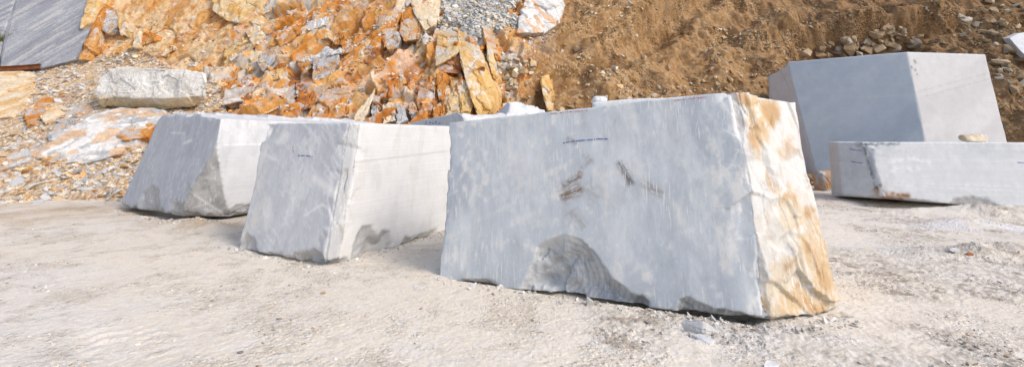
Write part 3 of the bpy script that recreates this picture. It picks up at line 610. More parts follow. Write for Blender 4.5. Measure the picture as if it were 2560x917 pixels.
block("marble_block", P3, .05, .03, 3, paint_left, "dark grey marble block with a broken lower corner at the rubble slope", low=.10,
      pchips=[([(340, 550), (352, 482), (378, 460), (396, 474), (398, 560)], "front", .06, 20), ([(412, 570), (426, 502), (446, 494), (452, 520), (446, 570)], "front", .06, 14), ([(290, 525), (308, 504), (332, 520), (344, 560), (290, 560)], "front", .06, 14),
              ([(548, 535), (590, 514), (640, 506), (640, 570), (548, 570)], "right", .08, 14), ([(462, 262), (500, 262), (492, 288), (474, 290)], "front", .06, 8)], frac=[("corner", .05, 1.6), ("nib", .08, 3), ("left", .02, 3)])

# ---- the tall block at the back
Zt = 4.3
def at_z(px, py, z): return G(px, py, z)
A4 = at_z(1970, 155, Zt); B4 = at_z(2268, 130, Zt); C4 = at_z(2463, 136, Zt)
ins4 = (A4 + B4 + C4) / 3 + np.array([0, 1, -2.0])
P4 = {"front": plane(A4, B4, D(2312, 348, B4[1] - .02), ins4), "right": plane(B4, C4, D(2516, 350, C4[1] - .02), ins4), "left": plane(A4, D(1990, 260, A4[1] + .0), D(1924, 240, A4[1] + 1.1), ins4),
      "top": (np.array([0, 0, 1.0]), Zt), "rback": plane(C4, D(2516, 350, C4[1]), C4 + np.array([.55, 1, 0]), ins4), "back": (np.array([-.1, .995, 0]), 18.0), "bottom": (np.array([0, 0, -1.0]), .03),
      "lend": plane(D(1922, 200, 17), D(1922, 200, 19), D(1926, 420, 17), ins4),
      "nick": plane(A4 + np.array([0.02, 0, -.02]), D(1924, 190, A4[1] + 1.0), A4 + np.array([.25, .35, 0]), ins4)}
def paint_back(c):
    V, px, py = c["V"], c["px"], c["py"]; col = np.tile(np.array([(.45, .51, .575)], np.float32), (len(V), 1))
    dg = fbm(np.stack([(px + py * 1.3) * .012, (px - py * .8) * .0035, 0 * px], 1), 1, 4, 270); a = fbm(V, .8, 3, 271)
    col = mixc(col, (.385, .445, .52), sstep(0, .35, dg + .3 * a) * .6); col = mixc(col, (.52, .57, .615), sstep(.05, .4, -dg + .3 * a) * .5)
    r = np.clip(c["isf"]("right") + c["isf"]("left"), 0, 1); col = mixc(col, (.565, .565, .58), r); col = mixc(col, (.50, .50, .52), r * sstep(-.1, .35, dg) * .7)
    for (x0, y0, x1, y1, w) in [(2285, 150, 2290, 160, 3), (2278, 165, 2281, 172, 2.5), (2286, 172, 2289, 178, 3), (2292, 184, 2293, 188, 2)]:
        s, _, _ = strip(px, py, x0, y0, x1, y1, w); col = mixc(col, (.16, .155, .15), s * .75)
    for (x0, y0, x1, y1) in [(2300, 228, 2475, 182), (2300, 245, 2478, 196), (1950, 170, 1975, 225)]:
        s, _, _ = strip(px, py, x0, y0, x1, y1, 1.2); col = mixc(col, (.40, .40, .42), s * .7)
    s, _, _ = strip(px, py, 2120, 245, 2300, 236, 1.5); col = mixc(col, (.62, .64, .66), s * .5)
    col = mixc(col, (.66, .66, .66), c["chip"] * .5)
    return col, .12 + .3 * c["chip"], .35 * np.ones(len(V))
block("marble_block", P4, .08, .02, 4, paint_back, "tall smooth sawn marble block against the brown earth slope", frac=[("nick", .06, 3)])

# ---- the low long block on the right
A5 = G(2116, 500); B5 = G(2214, 512); C5 = G(2560, 530); C5 = A5 * 0 + np.array([12.1, 11.15, 0])
ins5 = np.array([10.8, 13.2, .8]); Zl = 1.475
At5 = D(2093, 353, A5[1] + .12); Bt5 = D(2166, 356, B5[1] + .35)
P5 = {"front": plane(B5, C5, (B5 + C5) / 2 + ZV + np.array([.05, .2, 0]), ins5), "left": plane(A5 + np.array([-.05, 0, .0]), B5, At5, ins5), "top": (np.array([0, 0, 1.0]), Zl),
      "right": (np.array([.94, -.34, 0]), np.array([.94, -.34, 0]) @ (C5 + (C5 - B5) * .5)), "back": (np.array([.34, .94, 0]), np.array([.34, .94, 0]) @ (B5 + np.array([0, 1.75, 0]))), "bottom": plane(A5 + ZV * .10, B5 + ZV * .17, C5 - ZV * .06, ins5),
      "lback": plane(A5 + np.array([-.06, 0, .25]), At5, A5 + np.array([.3, 1, 0.25]), ins5), "under": plane(G(2120, 500, .10), G(2230, 497, .26), G(2390, 524, .10) , ins5)}
del P5["under"]
def paint_low(c):
    V, px, py = c["V"], c["px"], c["py"]; col, a, b, d = marble_grey(V, 290, (.57, .59, .605), (.49, .515, .535), (.63, .645, .655))
    hl = fbm(np.stack([px * .004, py * .22, 0 * px], 1), 1, 3, 292); col = mixc(col, (.70, .70, .71), sstep(.15, .45, hl) * .2)
    for (x0, y0, x1, y1, w) in [(2220, 405, 2290, 395, 6), (2230, 425, 2300, 420, 8), (2290, 398, 2330, 408, 5), (2210, 455, 2560, 466, 1.2), (2230, 462, 2560, 478, 1.2)]:
        s, _, _ = strip(px, py, x0, y0, x1, y1, w); col = mixc(col, (.78, .78, .78), s * .55 * sstep(-.4, .1, d))
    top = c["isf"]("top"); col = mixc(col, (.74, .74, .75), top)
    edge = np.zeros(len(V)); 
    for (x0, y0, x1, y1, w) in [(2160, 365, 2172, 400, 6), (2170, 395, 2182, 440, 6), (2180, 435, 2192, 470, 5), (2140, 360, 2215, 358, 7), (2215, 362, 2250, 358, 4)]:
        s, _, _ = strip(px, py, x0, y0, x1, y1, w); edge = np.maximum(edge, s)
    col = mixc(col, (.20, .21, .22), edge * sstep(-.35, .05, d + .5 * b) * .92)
    rs = np.zeros(len(V))
    for (x0, y0, x1, y1, w) in [(2192, 465, 2215, 500, 14), (2200, 495, 2260, 500, 12), (2140, 500, 2200, 508, 7), (2110, 498, 2140, 505, 5), (2225, 485, 2275, 490, 6)]:
        s, _, _ = strip(px, py, x0, y0, x1, y1, w); rs = np.maximum(rs, s)
    rs = np.clip(rs, 0, 1) * sstep(-.3, .12, d + .4 * b); col = mixc(col, (.34, .17, .055), rs * .95); col = mixc(col, (.16, .08, .035), rs * sstep(0, .3, b + d * .4) * .75)
    ch = c["chip"] * sstep(480, 500, py); col = mixc(col, (.40, .40, .40), ch * .9)
    return col, .12 + .5 * ch + .4 * edge, .35 * np.ones(len(V))
block("marble_block", P5, .06, .025, 5, paint_low, "low sawn marble block with rust-stained corner and a stone on top", pchips=[([(2335, 545), (2378, 502), (2420, 488), (2470, 494), (2502, 514), (2570, 518), (2600, 580), (2335, 580)], "front", .07, 16), ([(2150, 345), (2232, 345), (2226, 361), (2182, 370), (2188, 430), (2198, 470), (2188, 470), (2170, 402), (2158, 372)], "front", .07, 7)], low=.04)

# ---- white blocks seen behind
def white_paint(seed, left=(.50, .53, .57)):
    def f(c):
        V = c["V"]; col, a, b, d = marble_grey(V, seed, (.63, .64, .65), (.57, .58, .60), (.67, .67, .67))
        if "front" in c["names"]: col = mixc(col, left, c["isf"]("front") * .9)  # front face greyed and cooled: its shade is put into the colour
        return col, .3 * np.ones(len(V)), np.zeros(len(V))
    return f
ins6 = np.array([-.9, 12.3, .8]); yW = 11.4
w1, w2, w3 = D(1020, 301, yW + 1.9), D(1152, 277, yW), D(1162, 306, yW - .02)
F6 = plane(w1, w2, w3, ins6)
P6 = {"front": F6, "right": plane(w2, w3, D(1345, 290, yW + .75), ins6), "topl": plane(on_plane(F6, 1044, 302), on_plane(F6, 1151, 277), on_plane(F6, 1100, 288.9) + np.array([.6, .8, .02]), ins6),
      "topr": plane(w2, D(1240, 283, yW + .4), D(1200, 277, yW + 1.2), ins6), 
      "back": (np.array([.3, .954, 0]), np.array([.3, .954, 0]) @ np.array([-.5, 13.3, 0])), "end": (np.array([.954, -.1, 0]) / np.hypot(.954, .1), .75), "lend": (np.array([-.6, .8, 0]), np.array([-.6, .8, 0]) @ w1), "bottom": (np.array([0, 0, -1.0]), .03)}
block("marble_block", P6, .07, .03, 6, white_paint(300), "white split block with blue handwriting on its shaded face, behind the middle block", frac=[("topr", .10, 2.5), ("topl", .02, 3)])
yP = 12.6; pk = D(1277, 246, yP); ins7 = np.array([.25, 13.0, 1.2])
P7 = {"topl": plane(pk, D(1242, 282, yP + .35), pk + np.array([.25, 1, .02]), ins7), "front": plane(pk, D(1243, 285, yP + .45), D(1268, 300, yP - .1), ins7), "right": plane(pk, D(1268, 300, yP - .1), D(1352, 285, yP + .25), ins7), "topr": plane(pk, D(1352, 276, yP + .3), D(1300, 250, yP + .8), ins7),
      "topr2": plane(D(1288, 259, yP), D(1345, 268, yP + .1), D(1340, 262, yP + .9), ins7), "back": (np.array([0, 1.0, 0]), 13.7), "lend": (np.array([-1.0, .3, 0]) / np.hypot(1, .3), np.array([-1.0, .3, 0]) @ D(1236, 300, yP + .6) / np.hypot(1, .3)), "end": (np.array([1.0, 0, 0]), 1.0), "bottom": (np.array([0, 0, -1.0]), .03)}
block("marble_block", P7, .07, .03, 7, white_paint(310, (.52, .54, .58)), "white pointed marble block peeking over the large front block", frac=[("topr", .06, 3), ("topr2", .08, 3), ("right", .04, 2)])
ins8 = np.array([3.0, 9.6, 1.0]); yH = 8.7
P8 = {"front": plane(D(1478, 262, yH), D(1700, 262, yH - .2), D(1478, 400, yH), ins8), "lend": plane(D(1478, 262, yH), D(1478, 400, yH), D(1478, 262, yH) + np.array([.3, 1, 0]), ins8), "top": plane(D(1478, 254, yH), D(1700, 240, yH - .2), D(1478, 254, yH) + np.array([0, 1, .0]), ins8),
      "back": (np.array([0, 1.0, 0]), 10.4), "right": (np.array([1.0, 0, 0]), 4.4), "bottom": (np.array([0, 0, -1.0]), .03)}
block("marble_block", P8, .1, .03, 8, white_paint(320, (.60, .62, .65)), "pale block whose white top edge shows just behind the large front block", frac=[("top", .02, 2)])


# ================================================================== ROCKS OF THE CLIFF
Pb = np.stack([np.repeat(xg[None, :], NR, 0), YZ[:, :, 0].T, YZ[:, :, 1].T], -1)[::6, ::6]
bvh0 = BVHTree.FromPolygons([Vector(p) for p in Pb.reshape(-1, 3).tolist()], grid_faces(Pb.shape[0], Pb.shape[1]).tolist())
def base_pt(px, py, off=0.0):
    d = Vector(ray(px, py)).normalized(); r = bvh0.ray_cast(Vector((0, 0, EYE)), d)
    y = r[0].y if r[0] else 18.0
    return D(px, py, y - off)
PAL = {"orange": [(.53, .245, .065), (.61, .37, .15), (.45, .18, .05)], "honey": [(.63, .43, .19), (.67, .51, .29), (.54, .30, .10)], "rust": [(.38, .15, .045), (.49, .22, .07), (.26, .10, .045)],
       "cream": [(.66, .54, .38), (.60, .38, .17), (.70, .62, .50)], "grey": [(.42, .42, .43), (.52, .52, .52), (.50, .30, .14)], "slate": [(.26, .272, .305), (.31, .322, .352), (.215, .228, .26)],
       "pale": [(.62, .61, .59), (.70, .68, .64), (.42, .42, .43)], "ledge": [(.50, .495, .49), (.70, .68, .65), (.36, .365, .375)], "tan": [(.46, .33, .19), (.54, .43, .29), (.36, .23, .11)]}
def paint_rock(V, N, style, seed, streak=None):
    c0, c1, c2 = PAL[style]; col = np.tile(np.array([c0], np.float32), (len(V), 1)); Q = V if streak is None else V @ streak
    a = fbm(Q, 1.6, 4, seed); b = fbm(Q, 5, 4, seed + 1)
    col = mixc(col, c1, sstep(-.05, .3, a + .5 * b) * .9); col = mixc(col, c2, sstep(.05, .35, b - .5 * a) * .8)
    if style in ("orange", "rust", "honey"): col = mixc(col, (.64, .60, .54), sstep(.22, .34, fbm(Q, 3.5, 4, seed + 2)) * .7); col = mixc(col, (.44, .44, .45), sstep(.35, .8, N[:, 2]) * sstep(-.2, .2, a) * .8)
    if style == "slate": col = mixc(col, (.46, .465, .48), sstep(.05, .35, fbm(Q, 7, 4, seed + 4)) * .45); col = mixc(col, (.50, .48, .45), sstep(.34, .42, fbm(Q, 4, 3, seed + 5)) * .5)
    if style == "ledge": b = fbm(Q, 7, 4, seed + 4); col = mixc(col, (.72, .70, .67), sstep(.05, .25, b)); col = mixc(col, (.60, .36, .17), sstep(.05, .3, fbm(Q, 2.5, 4, seed + 5) + .25 * sstep(-12.5, -10.5, V[:, 0])) * .7)
    if style in ("grey", "pale"): col = mixc(col, (.56, .28, .09), sstep(.12, .3, fbm(Q, 1.9, 3, seed + 3)) * .65)
    return col
def carve(pts, L, seed, amp=.05, rad=.03, sc=2.5, crk=1.0):
    V, N, F, edges = mesh_from_hull(pts, L); W, _ = wear(V, edges, rad, seed)
    f_ = fbm(V, sc, 5, seed + 3); r_ = np.abs(fbm(V, sc * .5, 3, seed + 4)); st = np.floor(fbm(V, sc * .45, 2, seed + 5) * 5) / 5
    ext = pts.max(0) - pts.min(0); k3 = 2.2 / max(.35, float(np.sort(ext)[1])); wq = .3 * fbm(V, 2 * k3, 3, seed + 8)
    fh, _, fe = facet(V[:, 0] * k3 * 1.3 + V[:, 2] * .5 * k3 + wq, V[:, 2] * k3 * 1.1 - V[:, 0] * .4 * k3 + V[:, 1] * .6 * k3 - wq, seed + 6, .9)
    W = W + (amp * (f_ * .6 - r_ + .8 * st) + amp * crk * (1.3 * fh - .8 * np.exp(-fe / .06) * (crk > .5)))[:, None] * N
    return W, tri_normals(W, F), F, V
def crag(poly, style, seed, proud=.25, back=(0.05, 1.1, -.25), L=.065, amp=.06, parent=cliff, name="rock", streak=None, rad=.03, flat=True):
    n = len(poly); f_ = np.array([base_pt(p[0], p[1], proud + (p[2] if len(p) > 2 else 0)) for p in poly]); pts = np.concatenate([f_, f_ + np.array(back)])
    c = f_.mean(0); W, N, F, V = carve(pts, L, seed, amp * 1.25 if flat else amp, rad)
    col = paint_rock(V, N, style, seed + 7, streak)
    o = link(name, mesh_np(name, W - c, F, M_ROCK, col, (.10 if style == 'slate' else .8) * np.ones(len(V)), smooth=not flat), None, c); 
    if parent is not None: o.parent = parent
    return o
# streak frames: columns compress across, stretch along a direction
def streak_m(d, k2=.18):
    d = np.array(d) / np.linalg.norm(d); return (np.eye(3) - (1 - k2) * np.outer(d, d)).astype(np.float32)
SL = streak_m((.55, .25, .80), .035)
# smooth grey rock walls at top left
crag([(-700, -160), (30, -160), (40, -10), (-2, 150), (-30, 172), (-700, 185)], "slate", 400, .35, (0, 1.6, -.2), .09, .012, streak=SL, rad=.02, flat=False)
crag([(48, -160), (350, -160), (262, 0), (214, 95), (186, 150), (100, 172), (0, 172), (2, 130), (44, 0)], "slate", 410, .40, (0, 1.6, -.2), .07, .012, streak=SL, rad=.02, flat=False)
crag([(268, -60), (246, 10), (226, 55), (200, 72), (206, 45), (222, 10), (240, -60)], "honey", 415, .75, (0, .6, -.1), .07, .03)
crag([(262, 10), (250, 60), (232, 115), (210, 148), (194, 150), (218, 90), (244, 30)], "orange", 416, .55, (0, .8, -.1), .07, .05)
# leaning orange slab and its neighbours
SV = streak_m((.25, .1, -.95), .15)
crag([(1143, 78), (1163, 80), (1186, 105), (1204, 140), (1222, 180), (1238, 222), (1222, 236), (1232, 262), (1214, 296), (1196, 296), (1178, 250), (1166, 205), (1150, 150)], "honey", 420, .55, (.25, .9, -.1), .06, .03, streak=SV)
crag([(1096, 80), (1112, 68), (1142, 70), (1152, 92), (1150, 128), (1120, 140), (1088, 165), (1088, 120)], "honey", 421, .50, (.1, .9, -.1), .06, .05)
crag([(1090, 140), (1150, 118), (1160, 160), (1150, 185), (1092, 180)], "rust", 422, .25, (.1, .9, -.1), .06, .05)
crag([(1040, 205), (1060, 196), (1086, 198), (1088, 245), (1078, 285), (1048, 296), (1042, 260)], "rust", 423, .45, (0, .9, -.1), .06, .05, streak=SV)
crag([(1091, 182), (1108, 178), (1112, 215), (1106, 248), (1096, 252)], "orange", 424, .45, (0, .7, -.1), .06, .04, streak=SV)
crag([(1116, 234), (1140, 226), (1150, 250), (1148, 288), (1112, 292)], "honey", 425, .45, (0, .7, -.1), .06, .05)
crag([(1142, 205), (1160, 196), (1174, 212), (1186, 262), (1176, 285), (1150, 288), (1146, 240)], "honey", 426, .40, (0, .7, -.1), .06, .05)
crag([(1082, 264), (1100, 256), (1108, 275), (1106, 298), (1084, 300)], "orange", 427, .5, (0, .6, -.1), .06, .04)
crag([(1020, 258), (1032, 250), (1040, 270), (1044, 292), (1026, 296)], "grey", 428, .5, (0, .6, -.1), .06, .04)
crag([(1206, 66), (1226, 66), (1240, 110), (1248, 142), (1238, 152), (1222, 120), (1208, 95)], "orange", 429, .35, (.2, .8, -.1), .06, .04, streak=SV)
crag([(1216, 110), (1228, 120), (1240, 190), (1232, 196), (1222, 160)], "honey", 430, .45, (.2, .6, -.1), .06, .03)
crag([(925, 260), (944, 255), (950, 300), (928, 312)], "grey", 431, .5, (0, .6, -.1), .06, .05, streak=SV)
crag([(952, 258), (985, 252), (990, 300), (955, 312)], "cream", 432, .5, (0, .6, -.1), .06, .05, streak=SV)
crag([(990, 262), (1010, 256), (1014, 300), (994, 312)], "grey", 433, .45, (0, .6, -.1), .06, .05, streak=SV)
crag([(880, 300), (905, 262), (940, 215), (930, 250), (915, 285), (900, 312)], "cream", 434, .45, (0, .7, -.1), .06, .05)
crag([(1000, 40), (1018, 12), (1048, 18), (1056, 60), (1046, 98), (1010, 104), (996, 80)], "orange", 435, .30, (0, .8, -.1), .07, .05)
crag([(1020, -30), (1108, -30), (1098, 30), (1086, 62), (1060, 80), (1050, 20), (1022, 5)], "cream", 436, .35, (0, .9, -.1), .07, .04, streak=SV)
crag([(950, -30), (1015, -30), (1005, 30), (985, 85), (960, 120), (945, 70)], "orange", 437, .30, (0, .9, -.1), .07, .05)
# orange walls and ledges of the middle
crag([(820, 225), (852, 192), (872, 240), (862, 290), (800, 312), (755, 305), (775, 262)], "orange", 440, .40, (.1, .9, -.1), .07, .07)
crag([(740, 200), (782, 192), (788, 215), (768, 270), (750, 275), (738, 240)], "rust", 441, .45, (.1, .9, -.1), .07, .06)
crag([(782, 140), (848, 132), (836, 180), (800, 212), (780, 205)], "grey", 442, .35, (.1, .8, -.1), .07, .05)
crag([(690, 205), (738, 200), (742, 240), (700, 272), (688, 250)], "grey", 443, .40, (.1, .8, -.1), .07, .05)
crag([(640, 250), (690, 236), (696, 268), (650, 290), (632, 282)], "cream", 444, .45, (.1, .7, -.1), .07, .05)
crag([(628, 238), (668, 230), (674, 246), (632, 256)], "pale", 445, .60, (.1, .5, -.1), .05, .03)
crag([(555, 255), (600, 238), (604, 252), (560, 262)], "pale", 446, .5, (.1, .5, -.1), .05, .03)
crag([(850, 88), (888, 90), (886, 130), (852, 135)], "orange", 447, .35, (.1, .7, -.1), .07, .06)
crag([(820, 130), (850, 118), (852, 132), (824, 138)], "pale", 448, .45, (.1, .4, -.1), .06, .04)
crag([(765, 50), (820, 40), (812, 62), (770, 78)], "pale", 449, .40, (.1, .5, -.1), .06, .04)
crag([(528, -30), (655, -30), (656, 36), (610, 62), (566, 52), (530, 26)], "honey", 450, .40, (0, .9, -.1), .08, .05)
crag([(616, 44), (655, 40), (656, 108), (630, 120), (612, 80)], "cream", 451, .35, (0, .8, -.1), .07, .05)
crag([(560, 118), (600, 100), (640, 112), (600, 160), (560, 175)], "honey", 452, .30, (0, .8, -.1), .07, .05)
crag([(240, 60), (262, 22), (292, 20), (300, 60), (270, 85)], "grey", 453, .35, (0, .7, -.1), .07, .06)
crag([(295, 30), (312, 30), (316, 70), (300, 90), (292, 60)], "honey", 454, .40, (0, .6, -.1), .06, .04)
crag([(330, 82), (352, 80), (350, 120), (332, 118)], "cream", 455, .35, (0, .6, -.1), .06, .05)
crag([(640, 150), (690, 118), (730, 105), (700, 145), (655, 180)], "grey", 456, .35, (.1, .7, -.1), .07, .05)
crag([(690, 90), (735, 60), (760, 62), (730, 100), (700, 120)], "orange", 457, .40, (.1, .7, -.1), .07, .06)
# left outcrops and the striped ledge under the boulder
crag([(-120, 180), (20, 174), (76, 180), (84, 205), (62, 255), (20, 290), (-120, 320)], "cream", 460, .35, (0, .9, -.2), .07, .06)
crag([(60, 285), (88, 262), (112, 240), (126, 246), (100, 290), (66, 315)], "orange", 461, .35, (0, .7, -.1), .06, .05)
crag([(100, 292), (120, 268), (148, 262), (150, 285), (112, 310)], "cream", 462, .30, (0, .6, -.1), .06, .05)
SG = streak_m((.75, -.35, .55), .10)
crag([(66, 402, -.45), (146, 330, -.1), (236, 284, .15), (300, 268, .2), (402, 272, .2), (412, 292, .1), (352, 342, -.1), (300, 385, -.3), (205, 412, -.45)], "ledge", 463, .55, (.15, 1.0, -.4), .06, .03, streak=SG, flat=False)
crag([(120, 335), (160, 290), (200, 262), (232, 268), (246, 284), (180, 320), (130, 352)], "grey", 464, .35, (.1, .8, -.3), .06, .05, streak=SG)
crag([(290, 335), (330, 310), (392, 292), (388, 318), (356, 345), (310, 350)], "orange", 465, .52, (.1, .6, -.2), .06, .04)
crag([(-60, 420), (20, 385), (90, 350), (110, 372), (60, 405), (-40, 440)], "grey", 466, .20, (.1, .7, -.3), .06, .05, streak=SG)
# outcrops in the earth slope
crag([(1293, 82), (1302, 30), (1318, -20), (1400, -30), (1416, 10), (1398, 60), (1362, 82), (1330, 70)], "pale", 470, .40, (.1, .9, -.1), .06, .06, streak=SV)
crag([(1352, 190), (1376, 172), (1382, 230), (1380, 276), (1368, 276), (1356, 230)], "honey", 471, .35, (.1, .7, -.1), .06, .05, streak=SV)
crag([(1320, 100), (1334, 98), (1336, 160), (1324, 150)], "grey", 472, .25, (.1, .5, -.1), .06, .04)
crag([(1338, 140), (1356, 136), (1352, 170), (1340, 172)], "orange", 473, .25, (.1, .5, -.1), .06, .04)
# smaller broken blocks all over the rocky part
rr_ = random.Random(11); cnt = 0
while cnt < 48:
    px, py = rr_.uniform(230, 1260), rr_.uniform(-20, 300)
    if px < 520 and py > 165: continue
    if in_poly(np.array([px]), np.array([py]), [(1095, -80), (1300, -80), (1300, 50), (1215, 105), (1100, 60)])[0] or (px > 1060 and py > 60): continue
    if px < 560 and rr_.random() < .72: continue
    a = math.radians(rr_.gauss(-38, 14)) if px < 980 else math.radians(rr_.gauss(-78, 14)); w, h = rr_.uniform(10, 42), rr_.uniform(6, 20)
    pts = []
    for k2 in range(6):
        t = (k2 + rr_.uniform(-.25, .25)) / 6 * 2 * math.pi; q = 1 / max(abs(math.cos(t)), abs(math.sin(t))) ** .7
        x, y = w * math.cos(t) * q, h * math.sin(t) * q; pts.append((px + x * math.cos(a) - y * math.sin(a), py + x * math.sin(a) + y * math.cos(a), rr_.uniform(-.12, .12)))
    st = rr_.choices(["orange", "grey", "honey", "rust", "cream", "pale"], [4, 4, 2, 2, 2, 2] if px > 560 else [1, 1, 3, 1, 4, 1])[0]
    crag(pts, st, 500 + cnt * 3, rr_.uniform(.02, .26), (rr_.uniform(-.1, .2), .6, -.15), .07, .07); cnt += 1

# ================================================================== RUBBLE (nobody could count it) and loose stones
def stone_hull(seed, n=11, flat=.6):
    r_ = np.random.default_rng(seed); p = r_.normal(size=(n, 3)); p /= np.linalg.norm(p, axis=1, keepdims=True); p = np.sign(p) * np.abs(p) ** .75
    p *= np.array([1, r_.uniform(.6, .85), flat * r_.uniform(.8, 1.2)]) * r_.uniform(.85, 1.05, (n, 1))
    bm = bmesh.new(); [bm.verts.new(q) for q in p]; bmesh.ops.convex_hull(bm, input=bm.verts[:])
    dead = [v for v in bm.verts if not v.link_faces]
    if dead: bmesh.ops.delete(bm, geom=dead, context='VERTS')
    bm.verts.index_update(); bmesh.ops.recalc_face_normals(bm, faces=bm.faces[:])
    V = np.array([v.co[:] for v in bm.verts]); F = np.array([[v.index for v in f.verts] for f in bm.faces]); bm.free(); return V, F
PROTO = [stone_hull(900 + i, 9, .35 + .5 * (i % 4) / 3) for i in range(10)]
def rot_rand(r_, n_, spin=.5):
    q = Vector(n_).normalized().to_track_quat('Z', 'Y').to_matrix(); e = Matrix.Rotation(r_.uniform(0, 6.283), 3, 'Z') @ Matrix.Rotation(r_.normal(0, spin), 3, 'X') @ Matrix.Rotation(r_.normal(0, spin), 3, 'Y')
    return np.array(q @ e)
def rubble(name, pts, nrm, sizes, cols, label, cat, flat=1.0, spin=.4, embed=.15, seed=1):
    r_ = np.random.default_rng(seed); VV, FF, CC, k0 = [], [], [], 0
    for p, n_, s_, c in zip(pts, nrm, sizes, cols):
        V, F = PROTO[r_.integers(len(PROTO))]; V = V * s_ * np.array([1, 1, flat]); V = V @ rot_rand(r_, n_, spin).T + p + n_ * s_ * (.35 * flat - embed)
        VV.append(V); FF.append(F + k0); CC.append(np.tile(c, (len(V), 1))); k0 += len(V)
    o = link(name, mesh_np(name, np.concatenate(VV), np.concatenate(FF), M_RUBBLE, np.concatenate(CC), np.ones(k0))); tag(o, label, cat, kind="stuff"); return o
def pick(weight, n, seed):
    r_ = np.random.default_rng(seed); w = weight * (np.abs(tx - 1280) < 1500) * (ty > -120) * (ty < 620) * (vpar.repeat(NC) > .8); w = w / w.sum()
    return r_.choice(len(w), n, p=w), r_
def pal_cols(r_, n, pal, jit=.15):
    pal = np.array(pal); return pal[r_.integers(len(pal), size=n)] * (1 + r_.normal(0, jit, (n, 1)))
NF = np.where(Ntd[:, 1:2] < 0, Ntd, -Ntd)
pat = sstep(-.25, .3, fbm(Pt, .9, 3, 180)) + .12
ix, r_ = pick(tal * pat, 8000, 1); rubble("rubble", Pt[ix], NF[ix] * .4 + ZV * .6, .035 + r_.gamma(1.4, .030, 8000).clip(0, .22), pal_cols(r_, 8000, [(.60, .50, .38), (.52, .51, .50), (.64, .60, .54), (.56, .33, .14), (.58, .44, .28), (.46, .46, .47)]), "loose flaky debris covering the slope at the left", "rubble", .45, .3, .1, 2)
ix, r_ = pick(scree, 2200, 3); rubble("scree", Pt[ix], NF[ix] * .4 + ZV * .6, .05 + r_.gamma(1.6, .030, 2200).clip(0, .16), pal_cols(r_, 2200, [(.50, .50, .49), (.60, .59, .56), (.40, .41, .42), (.55, .47, .36)]), "chute of grey angular gravel above the leaning orange slab", "scree", .8, .5, .0, 4)
heap = sstep(.1, .4, fbm(Pt, .6, 4, 190) + .35 * sstep(130, 260, ty)) + .05
ix, r_ = pick(soil * heap, 11000, 5); bf = brown[ix][:, None]
rubble("gravel", Pt[ix], NF[ix] * .5 + ZV * .5, .024 + r_.gamma(1.0, .038, 11000).clip(0, .24), pal_cols(r_, 11000, [(.52, .40, .25), (.48, .34, .19), (.58, .52, .42), (.40, .27, .14)]) * (1 - .42 * bf), "brown pebbly gravel lying over the earth slope", "gravel", .75, .5, .1, 6)
ix, r_ = pick(soil * sstep(.05, .4, fbm(Pt, .5, 4, 195) + .1), 700, 11); rubble("fallen_rocks", Pt[ix], NF[ix] * .5 + ZV * .5, .07 + r_.gamma(1.2, .035, 700).clip(0, .2), pal_cols(r_, 700, [(.50, .40, .27), (.46, .34, .20), (.56, .50, .41), (.40, .29, .17)]) * (1 - .38 * brown[ix][:, None]), "fist to head sized rocks half buried in the earth slope", "rocks", .75, .5, .25, 12)
led = rockw * sstep(.45, .8, Ntd[:, 2] * np.sign(1)) * (1 - smooth_face * .5) + rockw * .04
ix, r_ = pick(led, 4500, 7); rubble("rock_chips", Pt[ix], NF[ix] * .4 + ZV * .6, .03 + r_.gamma(1.3, .035, 4500).clip(0, .2), pal_cols(r_, 4500, [(.55, .30, .12), (.50, .49, .48), (.60, .50, .36), (.44, .18, .06), (.62, .58, .52)]), "broken chips lodged on ledges of the orange rock face", "rock chips", .6, .5, .1, 8)
